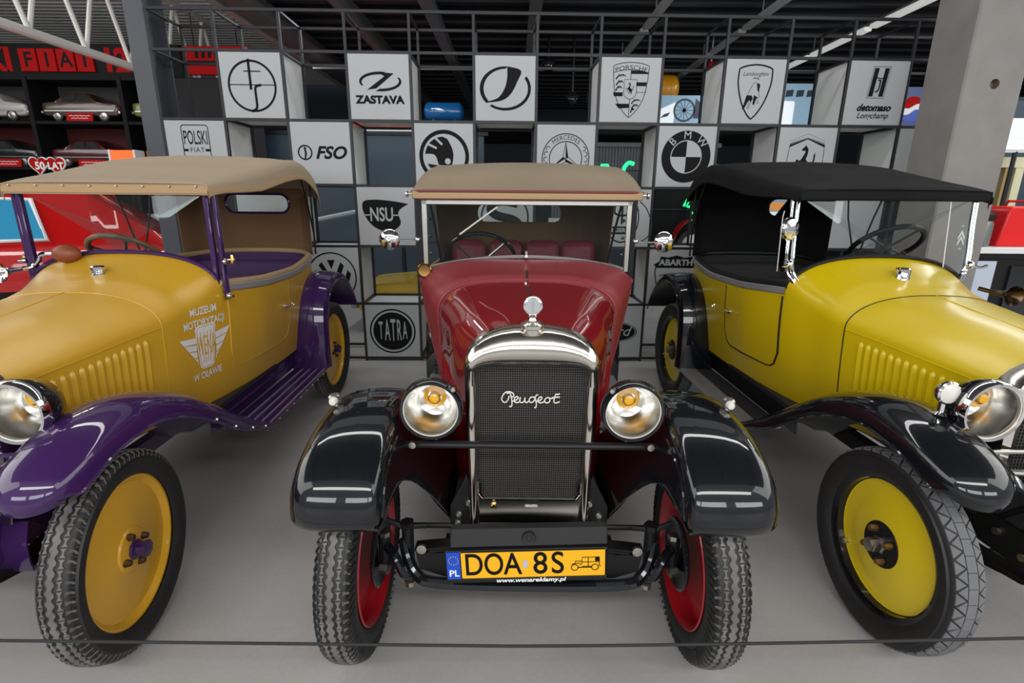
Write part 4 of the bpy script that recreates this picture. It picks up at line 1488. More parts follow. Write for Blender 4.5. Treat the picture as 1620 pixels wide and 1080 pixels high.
# maker's script across the core, bent from wire
SCR = [
    [(352, 797), (354, 782), (345, 768), (320, 758), (290, 765), (270, 795), (266, 820), (280, 840), (300, 838), (314, 815), (320, 790)],
    [(302, 775), (320, 766), (332, 785), (340, 830), (340, 865), (330, 876), (322, 870)],
    [(330, 790), (346, 800), (354, 792)],
    [(345, 832), (372, 822), (386, 805), (378, 795), (362, 805), (357, 828), (370, 843), (395, 835), (402, 800)],
    [(402, 800), (397, 828), (408, 842), (428, 834), (437, 802)], [(437, 802), (436, 830), (446, 842), (466, 830)],
    [(505, 802), (485, 797), (468, 815), (471, 836), (488, 840), (505, 822), (515, 788), (532, 778)], [(510, 800), (520, 850), (517, 878), (505, 882)],
    [(520, 832), (548, 822), (560, 806), (552, 795), (536, 806), (532, 828), (546, 843), (574, 835), (582, 818)],
    [(602, 799), (582, 815), (582, 835), (598, 843), (616, 832), (618, 810), (602, 799), (622, 808), (640, 804)],
    [(662, 770), (652, 800), (648, 830), (658, 843), (678, 838), (692, 832)], [(632, 803), (660, 798), (692, 796)], [(662, 772), (676, 776), (690, 768)]]
b = MB()
for st_ in SCR:
    b.tube(cr([((x - 480) * .000465, .060, .912 - (z - 815) * .000465) for x, z in st_], len(st_) * 3), .0025, n=6)
tag(b.obj('script_badge', 'lamp_ring', red), kind='stuff')
# cap with round thermometer
cap = MB().lathe([(.030, -.012), (.030, .006), (.040, .012), (.040, .022), (.026, .030), (.014, .034), (.010, .044), (.014, .048), (.010, .054), (0, .055)], (0, .045, 1.157), n=16
                 ).obj('radiator_cap', 'nickel', red, sharp=25)
MB().lathe([(0, -.010), (.026, -.010), (.031, -.007), (.032, .0), (.030, .008), (0, .010)], (0, .045, 1.240), (0, 1, 0), 32).obj('thermometer', 'chrome', cap)
MB().lathe([(0, -.0005), (.024, 0), (.0245, .001)], (0, .0345, 1.240), (0, -1, 0), 28).obj('dial', 'panel', cap)
MB().tube([(0, .0335, 1.222), (0, .0335, 1.258)], .003, n=6).obj('dial_tube', 'chrome', cap)
# --- body tub and doors behind the windscreen
rp_ = cr([(.570, 1.2), (.585, 1.5), (.580, 1.9), (.56, 2.25), (.50, 2.5), (.36, 2.62), (0, 2.66)], 25)
rp_ = rp_ + [(-x, y) for x, y in reversed(rp_[:-1])]
rows = [[(x * (1 - .20 * max(0, (1.1 - z) / .6) ** 1.2), y, z) for z in (.46, .6, .75, .9, 1.0, 1.08, 1.14)] for x, y in rp_]
MB().sheet(rows, lambda q: (-q[0] * .04, (1.9 - q[1]) * .02 if q[1] > 2.3 else 0, 0)).obj('body_tub', 'red_cowl', red)
MB().tube([(r[-1][0] * .985, r[-1][1], 1.145) for r in rows], .018, n=8).obj('rim_roll', 'maroon', red)
for sg in (1, -1):
    rr_ = [[(sg * (lerp_tab(RW, y) * (1 - .20 * max(0, (1.1 - z) / .6) ** 1.2) + .004), y, z) for z in (.52, .7, .9, 1.05, 1.12)] for y in (1.27, 1.5, 1.75, 1.95)]
    d_ = MB().sheet(rr_, (sg * .004, 0, 0)).obj('door', 'red_cowl', red)
    MB().tube([(sg * .60, 1.85, .98), (sg * .625, 1.85, .98), (sg * .627, 1.78, .98)], .008).obj('door_handle', 'nickel', d_)
MB().box(-.50, .50, .95, 2.5, .45, .47).obj('floor_board', 'black_matt', red)
MB().sheet([[(x, 1.23, .90), (x, 1.235, 1.12 + .07 * cos(x * 2.6) ** 2)] for x in [-.54 + i * .108 for i in range(11)]], (0, .012, 0)).obj('dashboard', 'wood', red)
# --- windscreen
bt = [(-.550 + 1.10 * i / 20, 1.212 + .012 * abs(i / 10 - 1), 1.190 + .072 * cos((i / 10 - 1) * pi / 2) ** .75) for i in range(21)]
fr = MB()
fr.sheet([[(x, y - .004, z - .004), (x, y - .006, z + .016)] for x, y, z in bt], (0, .014, 0))
for sg in (1, -1):
    fr.box(min(sg * .526, sg * .552), max(sg * .526, sg * .552), 1.214, 1.230, 1.19, 1.562)
fr.box(-.552, .552, 1.214, 1.230, 1.535, 1.562)
wf = fr.obj('windscreen_frame', 'frame_nickel', red, bevel=.003)
b = MB()
for sg in (1, -1):
    b.box(min(sg * .553, sg * .578), max(sg * .553, sg * .578), 1.212, 1.262, 1.10, 1.60)
    b.obj('windscreen_post', 'black_paint', red)
    b = MB()
MB().prism([(x, 1.222, z + .006) for x, y, z in bt] + [(.53, 1.222, 1.54), (-.53, 1.222, 1.54)], (0, .004, 0)).obj('windscreen_pane', 'glass', wf)
for sg in (1, -1):
    b = MB()
    for zz in (1.28, 1.37, 1.46):
        b.ball((sg * .515, 1.235, zz), .010, 8)
    tag(b.obj('screen_clip', 'chrome', wf), kind='stuff')
MB().tube([(-.355, 1.205, 1.383), (-.154, 1.205, 1.527)], .0045, n=6).obj('wiper', 'lamp_ring', red)
MB().lathe([(.012, 0), (.008, .02), (.010, .03), (0, .032)], (0.0, 1.195, 1.268), n=12).obj('screen_knob', 'chrome', red)
# --- steering wheel, seats
nrm = Vector((0, .80, .60)).normalized()
u_, v_ = Vector((1, 0, 0)), nrm.cross(Vector((1, 0, 0)))
c0 = Vector((-.272, 1.60, 1.20))
sw = MB().tube([c0 + u_ * (.215 * cos(2 * pi * i / 40)) + v_ * (.215 * sin(2 * pi * i / 40)) for i in range(40)], .012, n=10, closed=True).obj('steering_wheel', 'black_paint', red)
for a in (.75, 2.4, 4.7):
    MB().tube([c0 - nrm * .03, c0 + (u_ * cos(a) - v_ * sin(a)) * .215], .008, n=6).obj('spoke', 'steel', sw)
MB().tube([c0 - nrm * .02, c0 - nrm * .55], .016).obj('steering_column', 'black_satin', red)
MB().box(-.50, .50, 1.62, 2.1, .62, .80).obj('seat_cushion', 'maroon', red, bevel=.04)
for x0 in (-.50, -.245, .01, .255):
    MB().box(x0, x0 + .24, 2.02, 2.14, .78, 1.29).obj('seat_back', 'maroon', red, bevel=.05)
# --- soft top
st = [(1.150, 1.600, .588), (1.155, 1.640, .588), (1.185, 1.690, .586), (1.28, 1.735, .585), (1.5, 1.765, .585), (1.9, 1.775, .585), (2.2, 1.76, .58), (2.42, 1.72, .57), (2.55, 1.64, .55)]
std = cr(st, 26)
rows = []
for y, z, hw in std:
    ez = min(1.585, z - .012)
    dz = z - ez
    half = [(hw, ez - .012), (hw, ez)] + [(hw - .11 + .11 * cos(radians(a)), ez + .01 + (dz * .90 - .01) * sin(radians(a))) for a in range(8, 91, 12)] + [(hw * .5, ez + dz * .96), (hw * .25, ez + dz * .99), (0, z)]
    rows.append([(x, y, zz) for x, zz in half] + [(-x, y, zz) for x, zz in reversed(half[:-1])])
top = MB().sheet(rows, (0, .004, -.01)).obj('soft_top', 'tan', red, sharp=60)
fx = [-.588 + i * .0588 for i in range(21)]
MB().sheet([[(x, 1.146 + .012 * max(0, abs(x) - .5) / .09, 1.566), (x, 1.142 + .012 * max(0, abs(x) - .5) / .09, 1.582), (x, 1.148, 1.600)] for x in fx], (0, .02, 0)).obj('front_valance', 'tan_trim', top)
MB().tube([(-.592, 1.22, 1.598), (-.590, 1.160, 1.600)] + [(x, 1.146, 1.603) for x in fx[1:-1]] + [(.590, 1.160, 1.600), (.592, 1.22, 1.598)], .007, n=8).obj('piping', 'maroon_pipe', top)
MB().box(-.56, .56, 1.17, 1.25, 1.560, 1.580).obj('header_rail', 'maroon_pipe', red)
hole = [(a, 2.56, c) for a, c in rrect(-.36, .30, 1.385, 1.53, .06, 6)]
MB().prism([(-.46, 2.56, 1.14), (.46, 2.56, 1.14), (.53, 2.56, 1.62), (-.53, 2.56, 1.62)], (0, .006, 0), [hole]).obj('rear_curtain', 'tan_in', red, sharp=20)
MB().prism([(a, 2.562, c) for a, c in rrect(-.36, .30, 1.385, 1.53, .06, 6)], (0, .002, 0)).obj('rear_window', 'glass', red)
MB().tube(hole, .008, n=6, closed=True).obj('window_surround', 'tan_in', red)
for sg in (1, -1):
    MB().sheet([[(sg * x, y, 1.14), (sg * (x + .01), y, 1.36), (sg * (x + .03), y, 1.60)] for x, y in ((.46, 2.56), (.535, 2.45), (.56, 2.25), (.57, 2.0), (.572, 1.95))], (-sg * .005, 0, 0)).obj('quarter_curtain', 'tan_in', red)
    MB().tube([(sg * .555, 1.9, 1.15), (sg * .56, 1.7, 1.40), (sg * .56, 1.45, 1.62)], .007).obj('hood_iron', 'black_satin', red)
    k = MB().lathe([(.006, 0), (.006, .02), (.017, .024), (.017, .034), (0, .036)], (sg * .588, 1.165, 1.588), (sg, 0, 0), 16)
    k.obj('hood_knob', 'nickel', red)
    # mirrors on arms
    arm = MB().tube([(sg * .575, 1.205, 1.355), (sg * .62, 1.19, 1.352), (sg * .715, 1.185, 1.352)], .0055, n=8)
    arm.ball((sg * .578, 1.205, 1.355), .014, 10)
    arm = arm.obj('mirror_arm', 'chrome', red)
    MB().lathe([(0, -.020), (.02, -.018), (.040, -.010), (.054, .004), (.056, .012), (.05, .016), (0, .018)], (sg * .725, 1.175, 1.355), (sg * -.12, 1, 0), 28).obj('round_mirror', 'chrome', arm)
    MB().ball((sg * .722, 1.155, 1.352), .014, 10, (1, .7, 1)).obj('mirror_nut', 'chrome', arm)
MB().tube(cr([(.585, 1.20, 1.56), (.625, 1.2, 1.52), (.655, 1.2, 1.44), (.64, 1.2, 1.38), (.585, 1.205, 1.345)], 16), .003, n=5).obj('cable', 'black_satin', red)
bh = MB().lathe([(.036, -.005), (.040, .0), (.040, .014), (.030, .03), (.02, .06), (.016, .12)], (-.540, 1.150, 1.196), (0, 1, 0), 28).obj('horn', 'brass', red)
MB().lathe([(.034, -.001), (.030, .006), (0, .012)], (-.540, 1.150, 1.196), (0, 1, 0), 24).obj('horn_mouth', 'bronze_nut', bh)
# --- head lamps on the cross bar
for sg in (1, -1):
    hl = headlamp(red, (sg * .325, -.05, .912), .096, .15, 'black_paint', 'black_paint', amber_off=(.04 * sg * -1, .22))
    MB().tube([(0, .05, -.09), (0, .03, -.118)], .018, n=10).obj('lamp_foot', 'black_paint', hl)
    b = MB().lathe([(.012, 0), (.012, .012), (0, .014)], (sg * .06, -.01, -.112), (0, -1, 0), 8)
    b.obj('lamp_bolt', 'bolt', hl)
    MB().lathe([(.007, 0), (.007, .012), (0, .013)], (-sg * .075, -.005, .078), (0, -1, 0), 8).obj('rim_screw', 'bolt', hl)
MB().tube([(-.44, -.02, .775), (-.36, -.035, .787), (.36, -.035, .787), (.44, -.02, .775)], .0125, n=10).obj('lamp_bar', 'black_satin', red)
# --- front wings with inner aprons
cw = cr([(-.318, .655), (-.345, .685), (-.352, .74), (-.325, .800), (-.255, .853), (-.14, .890), (0, .905), (.15, .895), (.32, .845), (.50, .745), (.68, .61), (.85, .47), (.98, .375), (1.06, .345)], 36)
csd = cr([(.428, -.058), (.430, -.032), (.442, -.010), (.475, .001), (.55, .006), (.62, .002), (.660, -.010), (.684, -.034), (.692, -.065), (.690, -.080)], 18)
for sg in (1, -1):
    rows = []
    for i, (y, z) in enumerate(cw):
        y2, z2 = cw[min(i + 1, 35)]
        y1, z1 = cw[max(i - 1, 0)]
        L = sqrt((y2 - y1) ** 2 + (z2 - z1) ** 2)
        ny, nz = -(z2 - z1) / L, (y2 - y1) / L
        flat = max(0, min(1, (y - .65) / .35))
        tip = max(0, 1 - i / 5.0)
        row = []
        for x, d in csd:
            kx = 1 - .04 * tip * tip
            dd = d * (1 - .85 * flat) * (1 - .55 * tip)
            row.append((sg * (.580 + (x - .580) * kx), y + ny * dd, z + nz * dd))
        rows.append(row)
    w = MB().sheet(rows, lambda q: (0, .002, -.004)).obj('front_wing', 'black_paint', red)
    MB().tube([r[-1] for r in rows[:-3]], .0055, n=6).obj('wing_bead', 'black_paint', w)
    MB().tube([r[0] for r in rows[:16]], .005, n=6).obj('wing_bead', 'black_paint', w)
    K = cr([(.440, -.335, .672), (.436, -.24, .678), (.430, -.10, .678), (.415, .0, .650), (.380, .07, .570), (.340, .10, .485), (.285, .11, .405)], 16)
    K = K + [(.285, .11 + .62 * (q + 1) / 12, .405) for q in range(12)]
    ap = []
    for i, kp_ in enumerate(K):
        t = 2.2 + i * 22.0 / (len(K) - 1)
        i0 = int(t)
        a = Vector(rows[i0][0]).lerp(Vector(rows[i0 + 1][0]), t - i0)
        e = Vector((sg * kp_[0], kp_[1], kp_[2]))
        cc = Vector((a.x * .86 + e.x * .14 - sg * .012, a.y * .6 + e.y * .4, a.z * .62 + e.z * .38))
        ap.append([tuple(a * (1 - q) ** 2 + cc * (2 * q * (1 - q)) + e * q * q) for q in [j / 9 for j in range(10)]])
    am = MB().sheet(ap, (0, .003, -.003)).obj('wing_apron', 'black_paint', red)
    MB().tube([r[-1] for r in ap[:16]], .006, n=6).obj('apron_bead', 'black_paint', am)
    mk = MB().lathe([(.010, 0), (.010, .016), (.019, .018), (.021, .024), (.021, .044), (.015, .05), (0, .051)], (sg * .655, .03, .885), (sg * .12, 0, 1), 8).obj('marker_lamp', 'steel', w)
    MB().lathe([(.0, .016), (.011, .014), (.015, .004), (.015, 0)], (sg * .657, .012, .918), (0, -1, 0), 16).obj('lens', 'lamp_ring', mk)
    # running board, rear wing
    MB().box(min(sg * .44, sg * .66), max(sg * .44, sg * .66), 1.02, 2.0, .325, .345).obj('running_board', 'alu', red, bevel=.004)
    rc = cr([(1.95, .345), (1.96, .55), (2.02, .76), (2.16, .88), (2.32, .90), (2.48, .84), (2.6, .70)], 20)
    MB().sheet([[(sg * x, y, z - dz) for x, dz in ((.44, .01), (.48, 0), (.58, -.004), (.66, .012), (.69, .05))] for y, z in rc], (0, .004, -.004)).obj('rear_wing', 'black_paint', red)
# --- chassis front, axle, spring
for sg in (1, -1):
    pl = MB().prism([(sg * .285, .055, .36), (sg * .20, .055, .40), (sg * .195, .055, .55), (sg * .225, .055, .62), (sg * .285, .055, .50)], (0, .02, 0)).obj('horn_plate', 'black_satin', red, bevel=.003)
    bl = None
    for (x, z) in ((.217, .515), (.253, .468), (.258, .432)):
        m_ = MB().lathe([(.013, 0), (.013, .008), (.009, .013), (0, .014)], (0, 0, 0), (0, -1, 0), 8)
        bl = m_.obj('bolt', 'bolt', pl, (sg * x, .055, z)) if bl is None else dup(bl, pl, (sg * x, .055, z))
    MB().box(min(sg * .245, sg * .285), max(sg * .245, sg * .285), .06, 2.4, .37, .45).obj('chassis_rail', 'black_satin', red)
MB().tube(cr([(-.445, 0, .40), (-.43, -.02, .34), (-.395, -.05, .292), (-.32, -.07, .274), (0, -.075, .270), (.32, -.07, .274), (.395, -.05, .292), (.43, -.02, .34), (.445, 0, .40)], 40), .020, n=10
          ).obj('front_axle', 'black_paint', red)
sp = None
for k in range(4):
    q = .40 - k * .05
    m_ = MB().sheet([[(x, -.045, .385 + .03 * (1 - (x / .42) ** 2) - k * .010), (x, .005, .385 + .03 * (1 - (x / .42) ** 2) - k * .010)] for x in [-q + 2 * q * i / 12 for i in range(13)]], (0, 0, -.008))
    m_.obj('spring_leaf', 'black_satin', red)
MB().box(-.30, .30, -.02, .055, .30, .385).obj('cross_member', 'black_satin', red)
MB().prism([(-.395, -.045, .375), (-.385, -.045, .31), (-.30, -.045, .28), (.30, -.045, .28), (.385, -.045, .31), (.395, -.045, .375)], (0, .015, 0)).obj('axle_web', 'black_satin', red)
MB().tube([(-.43, .05, .42), (.43, .05, .42)], .010).obj('tie_rod', 'black_satin', red)
for sg in (1, -1):
    k = MB().tube([(sg * .432, 0, .235), (sg * .430, 0, .45)], .021, n=12)
    k.lathe([(.026, 0), (.026, .02), (0, .022)], (sg * .431, 0, .45), n=6)
    kp = k.obj('king_pin', 'black_satin', red)
    MB().lathe([(.019, 0), (.019, .016), (0, .018)], (sg * .432, 0, .222), (0, 0, -1), 8).obj('grease_cap', 'bolt', kp)
    MB().lathe([(.014, 0), (.017, .004), (.017, .014), (0, .016)], (sg * .372, -.05, .402), (0, -1, 0), 20).obj('shackle_bolt', 'bolt', kp)
    ps = cr([(sg * .40, -.03, .275), (sg * .435, -.06, .30), (sg * .46, -.06, .36), (sg * .50, -.02, .38)], 14)
    MB().tube(ps, .017, n=10).obj('steering_arm', 'black_paint', kp)
    MB().tube([(sg * .37, .02, .44), (sg * .44, -.01, .455), (sg * .505, .0, .475)], .010).obj('brake_lever', 'black_satin', kp)
    dr = MB().lathe([(.125, .0), (.128, .008), (.120, .012), (.09, -.004), (.0, -.004)], (sg * .535, 0, .355), (-sg, 0, 0), 40).obj('brake_plate', 'black_paint', red)
    MB().tube([(sg * .515, 0, .29), (sg * .515, 0, .41)], .022, n=10).obj('stub_axle', 'black_satin', dr)
    MB().lathe([(.019, 0), (.019, .018), (0, .02)], (sg * .512, 0, .41), (0, 0, 1), 6).obj('hex_nut', 'bolt', dr)
    MB().lathe([(.018, 0), (.018, .03), (0, .032)], (sg * .525, -.03, .30), (-sg, -.3, 0), 6).obj('hex_nut', 'bolt', dr)
    MB().box(sg * .522 - .004, sg * .522 + .004, .03, .05, .36, .41).obj('spring_clip', mat('orange_rubber', (.35, .09, .03), .6) if sg > 0 else 'bolt', dr)
    wheel(red, sg * .590, 0, .355, sg, 'red')
    wheel(red, sg * .575, 2.28, .355, sg, 'red')
MB().tube([(-.53, 2.28, .355), (.53, 2.28, .355)], .035).obj('rear_axle', 'black_satin', red)
# --- number plate
pt = bpy.data.objects.new('number_plate', None)
fr_ = MB().box(-.262, .262, -.010, .004, -.066, .058)
fr_.box(-.262, .262, -.014, -.010, .052, .058)
fr_.box(-.262, .262, -.014, -.010, -.066, -.052)
bpy.data.objects.remove(pt)
npl = fr_.obj('plate_frame', 'black_satin', red, (-.013, -.150, .428), 0, bevel=.002)
npl.rotation_euler = (0, radians(-2.6), 0)
MB().box(-.258, -.213, -.0125, -.009, -.051, .051).obj('country_band', 'plate_blue', npl)
npm = MB().box(-.213, .258, -.0125, -.009, -.051, .051).obj('number_panel', 'plate_yellow', npl)
fl = lambda u, v: (u, -.0131, v)
bo = rrect(-.2125, .257, -.0505, .0505, .006, 4)
p = Print().stroke(bo, .0035, closed=True)
for ch_, x, h, xs in (('D', -.170, .116, .74), ('O', -.105, .116, .70), ('A', -.044, .116, .76), ('8', .046, .116, .86), ('S', .102, .116, .84)):
    p.text(ch_, h, x, -.001, xs=xs, bold=.0012, res=8)
cx, cz = .193, -.001
p.ring(cx - .036, cz - .016, .0125, .0095, n=20).ring(cx + .030, cz - .016, .0125, .0095, n=20)
p.stroke([(cx - .024, cz - .016), (cx + .018, cz - .016)], .004)
p.stroke([(cx - .046, cz - .004), (cx - .030, cz + .000), (cx - .012, cz + .000), (cx - .012, cz + .022), (cx + .044, cz + .022), (cx + .044, cz - .012), (cx + .05, cz - .012)], .003)
p.stroke([(cx - .034, cz + .0), (cx - .034, cz + .008), (cx - .012, cz + .008)], .003).stroke([(cx - .022, cz - .006), (cx - .012, cz - .006)], .002)
p.stroke([(cx + .008, cz + .022), (cx + .008, cz - .012)], .0025).stroke([(cx - .012, cz + .004), (cx + .044, cz + .004)], .0025).stroke([(cx - .012, cz - .012), (cx + .02, cz - .012)], .0025)
p.poly([(cx + .030, cz + .022), (cx + .044, cz + .022), (cx + .044, cz + .006), (cx + .030, cz + .006)])
p.obj('plate_number', 'print', npl, fl)
Print().poly([(-.010, -.013), (.004, -.013), (.004, .015), (-.010, .015)]).obj('plate_sticker', mat('pale_sticker', (.42, .42, .55), .5), npl, fl)
p = Print()
for k in range(12):
    a = 2 * pi * k / 12
    cx_, cy_ = -.2355 + .0155 * cos(a), .020 + .0155 * sin(a)
    p.poly([(cx_ + (.0026 if q % 2 == 0 else .0011) * sin(q * pi / 5), cy_ + (.0026 if q % 2 == 0 else .0011) * cos(q * pi / 5)) for q in range(10)])
p.obj('star_ring', mat('star_yellow', (.65, .45, .1), .5), npl, fl)
Print().text('PL', .034, -.2355, -.029, bold=.0006).obj('country_code', 'white', npl, fl)
Print().text('www.wenareklamy.pl', .0215, .013, -.0592, shear=.2, xs=1.22, bold=.0006).obj('web_address', 'white', npl, lambda u, v: (u, -.0146, v))
pb_ = MB().prism([(-.262, -.150, .478), (.250, -.150, .500), (.250, -.128, .548), (-.262, -.128, .530)], (0, .03, 0)).obj('plate_backing', 'black_matt', red, bevel=.004)
MB().lathe([(.010, .008), (.020, .010), (.022, .004), (.022, -.004)], (-.005, -.140, .512), (0, -1, .15), 20).obj('round_plug', 'black_matt', pb_)

# ---------------------------------------------------------------- barrier rope in front
rp = []
for i in range(41):
    x = -2.6 + 5.2 * i / 40
    rp.append((x, 1.10, .4365 + (.0105 * max(0, x) ** 1.3) * 2.6 + .003 * max(0, -x)))
tag(MB().tube(rp, .0042, n=8).obj('barrier_rope', 'black_matt'), 'thin black barrier rope stretched low in front of the three cars', 'rope')
# ================================================================ things behind the rack
ST0 = [(-2.10, .50, .80, .82, .66, 1), (-2.03, .34, .86, .88, .74, 1), (-1.85, .27, .90, .93, .78, 1), (-1.30, .24, .93, .97, .80, .98), (-1.22, .24, .93, 1.02, .80, .95),
       (-.80, .23, .94, 1.37, .81, .74), (-.55, .23, .94, 1.41, .81, .73), (.20, .23, .93, 1.41, .81, .73), (.40, .23, .93, 1.38, .81, .74), (.95, .24, .92, 1.00, .80, .93),
       (1.05, .24, .91, .945, .80, .97), (1.85, .27, .84, .87, .78, .98), (2.03, .33, .80, .82, .74, 1), (2.10, .46, .74, .76, .66, 1)]


def saloon(name, label, loc, rotz, sc, paint, cat='car', group=None, stations=ST0, window='window_dark', hub='steel', trim='steel', sign=None, frame=None):
    t = thing(name, label, cat, loc, rotz, group)
    rows = []
    xs = cr(stations, 44)
    for x, zb, zm, zt, w, k in xs:
        zm = min(zm, zt)
        half = [(w * .86, zb), (w * .99, zb + .06), (w * 1.02, (zb + zm) / 2 + .05), (w, zm - .02), (w * .985, zm), (w * (k + .02), zt - (zt - zm) * .12), (w * k * .93, zt - .01), (w * k * .5, zt + .012), (0, zt + .016)]
        rows.append([(x * sc, y * sc, z * sc) for y, z in half] + [(x * sc, -y * sc, z * sc) for y, z in reversed(half[:-1])])
    b = MB().grid(rows)
    b.f.append(tuple(range(17)))
    b.f.append(tuple(range(len(b.v) - 17, len(b.v))))
    b.obj('body', paint, t, sharp=45)

    def side(x, z, off):
        for s0, s1 in zip(xs, xs[1:]):
            if s0[0] <= x <= s1[0]:
                break
        q = s0
        f = max(0, min(1, (z - q[2]) / max(.05, q[3] - q[2])))
        return q[4] * (.985 + (q[5] + .02 - .985) * f) + off
    for sg in (1, -1):
        for poly in ([(-.08, .98), (.72, .98), (.36, 1.30), (-.08, 1.32)], ([(-.92, .98), (-.16, .98), (-.16, 1.32), (-.66, 1.31)] if not frame else [(-.52, .98), (-.16, .98), (-.16, 1.32), (-.44, 1.31)])):
            pts = []
            for i, (x, z) in enumerate(poly):
                pts.append((x * sc, sg * side(x, z, .012) * sc, z * sc))
            win = MB().prism(pts, (0, sg * .006 * sc, 0)).obj('side_window', window, t)
            if frame:
                MB().tube(pts, .022 * sc, n=6, closed=True).obj('window_trim', frame, win)
        for x in (-1.25, 1.28):
            c = (x * sc, sg * .70 * sc, .30 * sc)
            w = MB().lathe([(.20 * sc, -.08 * sc), (.29 * sc, -.08 * sc), (.30 * sc, 0), (.29 * sc, .10 * sc), (.20 * sc, .12 * sc)], (0, 0, 0), (0, sg, 0), 24).obj('wheel', 'rubber', t, c)
            MB().lathe([(.20 * sc, .12 * sc), (.17 * sc, .09 * sc), (.08 * sc, .11 * sc), (0, .115 * sc)], (0, 0, 0), (0, sg, 0), 20).obj('hub_cap', hub, w)
        MB().box(-1.9 * sc, 1.9 * sc, min(sg * .815, sg * .835) * sc, max(sg * .815, sg * .835) * sc, .50 * sc, .56 * sc).obj('side_strip', trim, t)
        MB().box(1.98 * sc, 2.10 * sc, sg * .60 * sc - .08 * sc, sg * .60 * sc + .08 * sc, .62 * sc, .74 * sc).obj('turn_lamp', 'lamp_orange', t)
    for sx in (1, -1):
        MB().box(min(sx * 2.06, sx * 2.18) * sc, max(sx * 2.06, sx * 2.18) * sc, -.76 * sc, .76 * sc, .40 * sc, .54 * sc).obj('bumper', trim, t, bevel=.02 * sc)
    return t


M['window_dark'] = mat('dark_window', (.02, .022, .025), .08, coat=1)
M['window_blue'] = mat('blue_view_window', (.03, .26, .45), .08, coat=1)  # opaque blue standing for what shows through the glass
M['lamp_orange'] = mat('orange_lens', (.6, .12, .01), .3)
M['sign_red'] = mat('sign_red', (.36, .002, .002), .7, spec=.15)
M['shelf'] = mat('black_shelf', (.0045, .0045, .0055), .7, spec=.2)
M['shelf_back'] = mat('grey_shelf_back', (.05, .047, .045), .7)
M['shelf_red'] = mat('red_shelf_back', (.06, .001, .002), .7)

# --- display shelf with large scale models
sh = thing('display_shelf', 'black display shelf with model cars against the far left wall', 'shelf', (-6.6, 8.25, 0))
for z in (.65, 1.30, 1.95, 2.58, 3.16):
    MB().box(-2.2, 2.7, -.25, .28, z - .04, z).obj('shelf_board', 'shelf', sh)
dv = None
for x in (-2.2, -1.66, -.30, 1.03, 2.7):
    dv = MB().box(-.03, .03, -.26, .28, 0, 3.16).obj('divider', 'shelf', sh, (x, 0, 0)) if dv is None else dup(dv, sh, (x, 0, 0))
for k, (x0, x1) in enumerate(((-2.17, -1.69), (-1.63, -.33), (-.27, 1.0), (1.06, 2.67))):
    MB().box(x0, x1, .27, .28, 2.58, 3.12).obj('back_panel', 'shelf_back', sh)
    MB().box(x0, x1, .27, .28, 1.95, 2.54).obj('back_panel', 'shelf_red', sh)
    MB().box(x0, x1, .27, .28, 0, 1.91).obj('back_panel', 'shelf', sh)
mc = dict(white=mat('model_white', (.35, .35, .33), .35, coat=.6), brown=mat('model_brown', (.05, .028, .02), .3, coat=.8), olive=mat('model_olive', (.12, .15, .02), .35, coat=.6),
          black=mat('model_black', (.012, .013, .014), .25, coat=.8), maroon=mat('model_maroon', (.055, .006, .008), .3, coat=.8), amber=mat('model_amber', (.30, .13, .01), .35, coat=.6))
for nm, x, z, lab in (('white', -7.55, 2.58, 'white model saloon on the upper display shelf, cut by photo edge'), ('brown', -6.235, 2.58, 'dark brown model saloon on the upper display shelf under the letters'),
                      ('olive', -4.93, 2.58, 'olive green model car on upper shelf half behind steel column'), ('black', -7.54, 1.95, 'black model saloon on the lower display shelf at the left edge'),
                      ('maroon', -6.235, 1.95, 'maroon model saloon on the lower shelf above the heart sign'), ('amber', -4.85, 1.95, 'amber model car on lower shelf half behind steel column')):
    saloon('model_car', lab, (x, 8.265, z), radians(-2.5), .272, mc[nm], 'model car', 'model cars on the display shelf')
for x, z, lab in ((-6.22, 2.58, 'red label plate under the dark brown model saloon'), (-7.40, 1.95, 'red label plate under the black model saloon'), (-6.18, 1.95, 'red label plate under the maroon model saloon')):
    t = thing('label_plate', lab, 'label', (x, 7.99, z), 0, 'red label plates on the display shelf')
    MB().sheet([[(-.19, 0, 0), (.19, 0, 0)], [(-.19, .02, .11), (.19, .02, .11)]], (0, .006, 0)).obj('plate', 'sign_red', t)
    p = Print()
    for k, w in enumerate((.30, .24)):
        p.stroke([(-w / 2 + .02 * q, .072 - k * .034 + .004 * ((q * 7) % 3 - 1)) for q in range(int(w / .02) + 1)], .008)
    p.obj('print_line', 'white_print', t, lambda u, v: (u, v * .18 - .002, v))

# --- red lettered sign above the shelf
sg_ = thing('lettered_sign', 'black fascia above the shelf with red letter blocks and numerals', 'sign', (-6.4, 8.0, 3.16))
MB().box(-2.4, 1.75, 0, .06, 0, .42).obj('fascia', 'shelf', sg_)
for i, ch_ in enumerate('FIAT'):
    x = -.36 + i * .262
    lb = MB().box(x - .118, x + .118, -.03, -.001, .06, .345).obj('letter_block', 'sign_red', sg_)
    Print().text(ch_, .26, bold=.006).obj('letter', 'print', lb, lambda u, v, x=x: (x + u, -.031, .20 + v))
for txt, x, h, z in (('K', -.84, .40, .20), ('I', -.66, .40, .20), ('1', .74, .40, .20), ('2', .93, .40, .20), ('6', 1.15, .40, .20), ('p', 1.36, .42, .10)):
    Print().text(txt, h, bold=.018).obj('numeral' if txt in '126' else 'letter', 'sign_red', sg_, lambda u, v, x=x, z=z: (x + u, -.004, z + v))
t = thing('hanging_sign', 'red sign with dark lettering seen through the rack top left', 'sign', (-4.15, 8.0, 3.16))
MB().box(-.42, .42, 0, .05, .04, .40).obj('sign_panel', 'sign_red', t)
MB().box(-.43, .43, -.01, 0, .185, .215).obj('sign_bar', 'shelf', t)
p = Print()
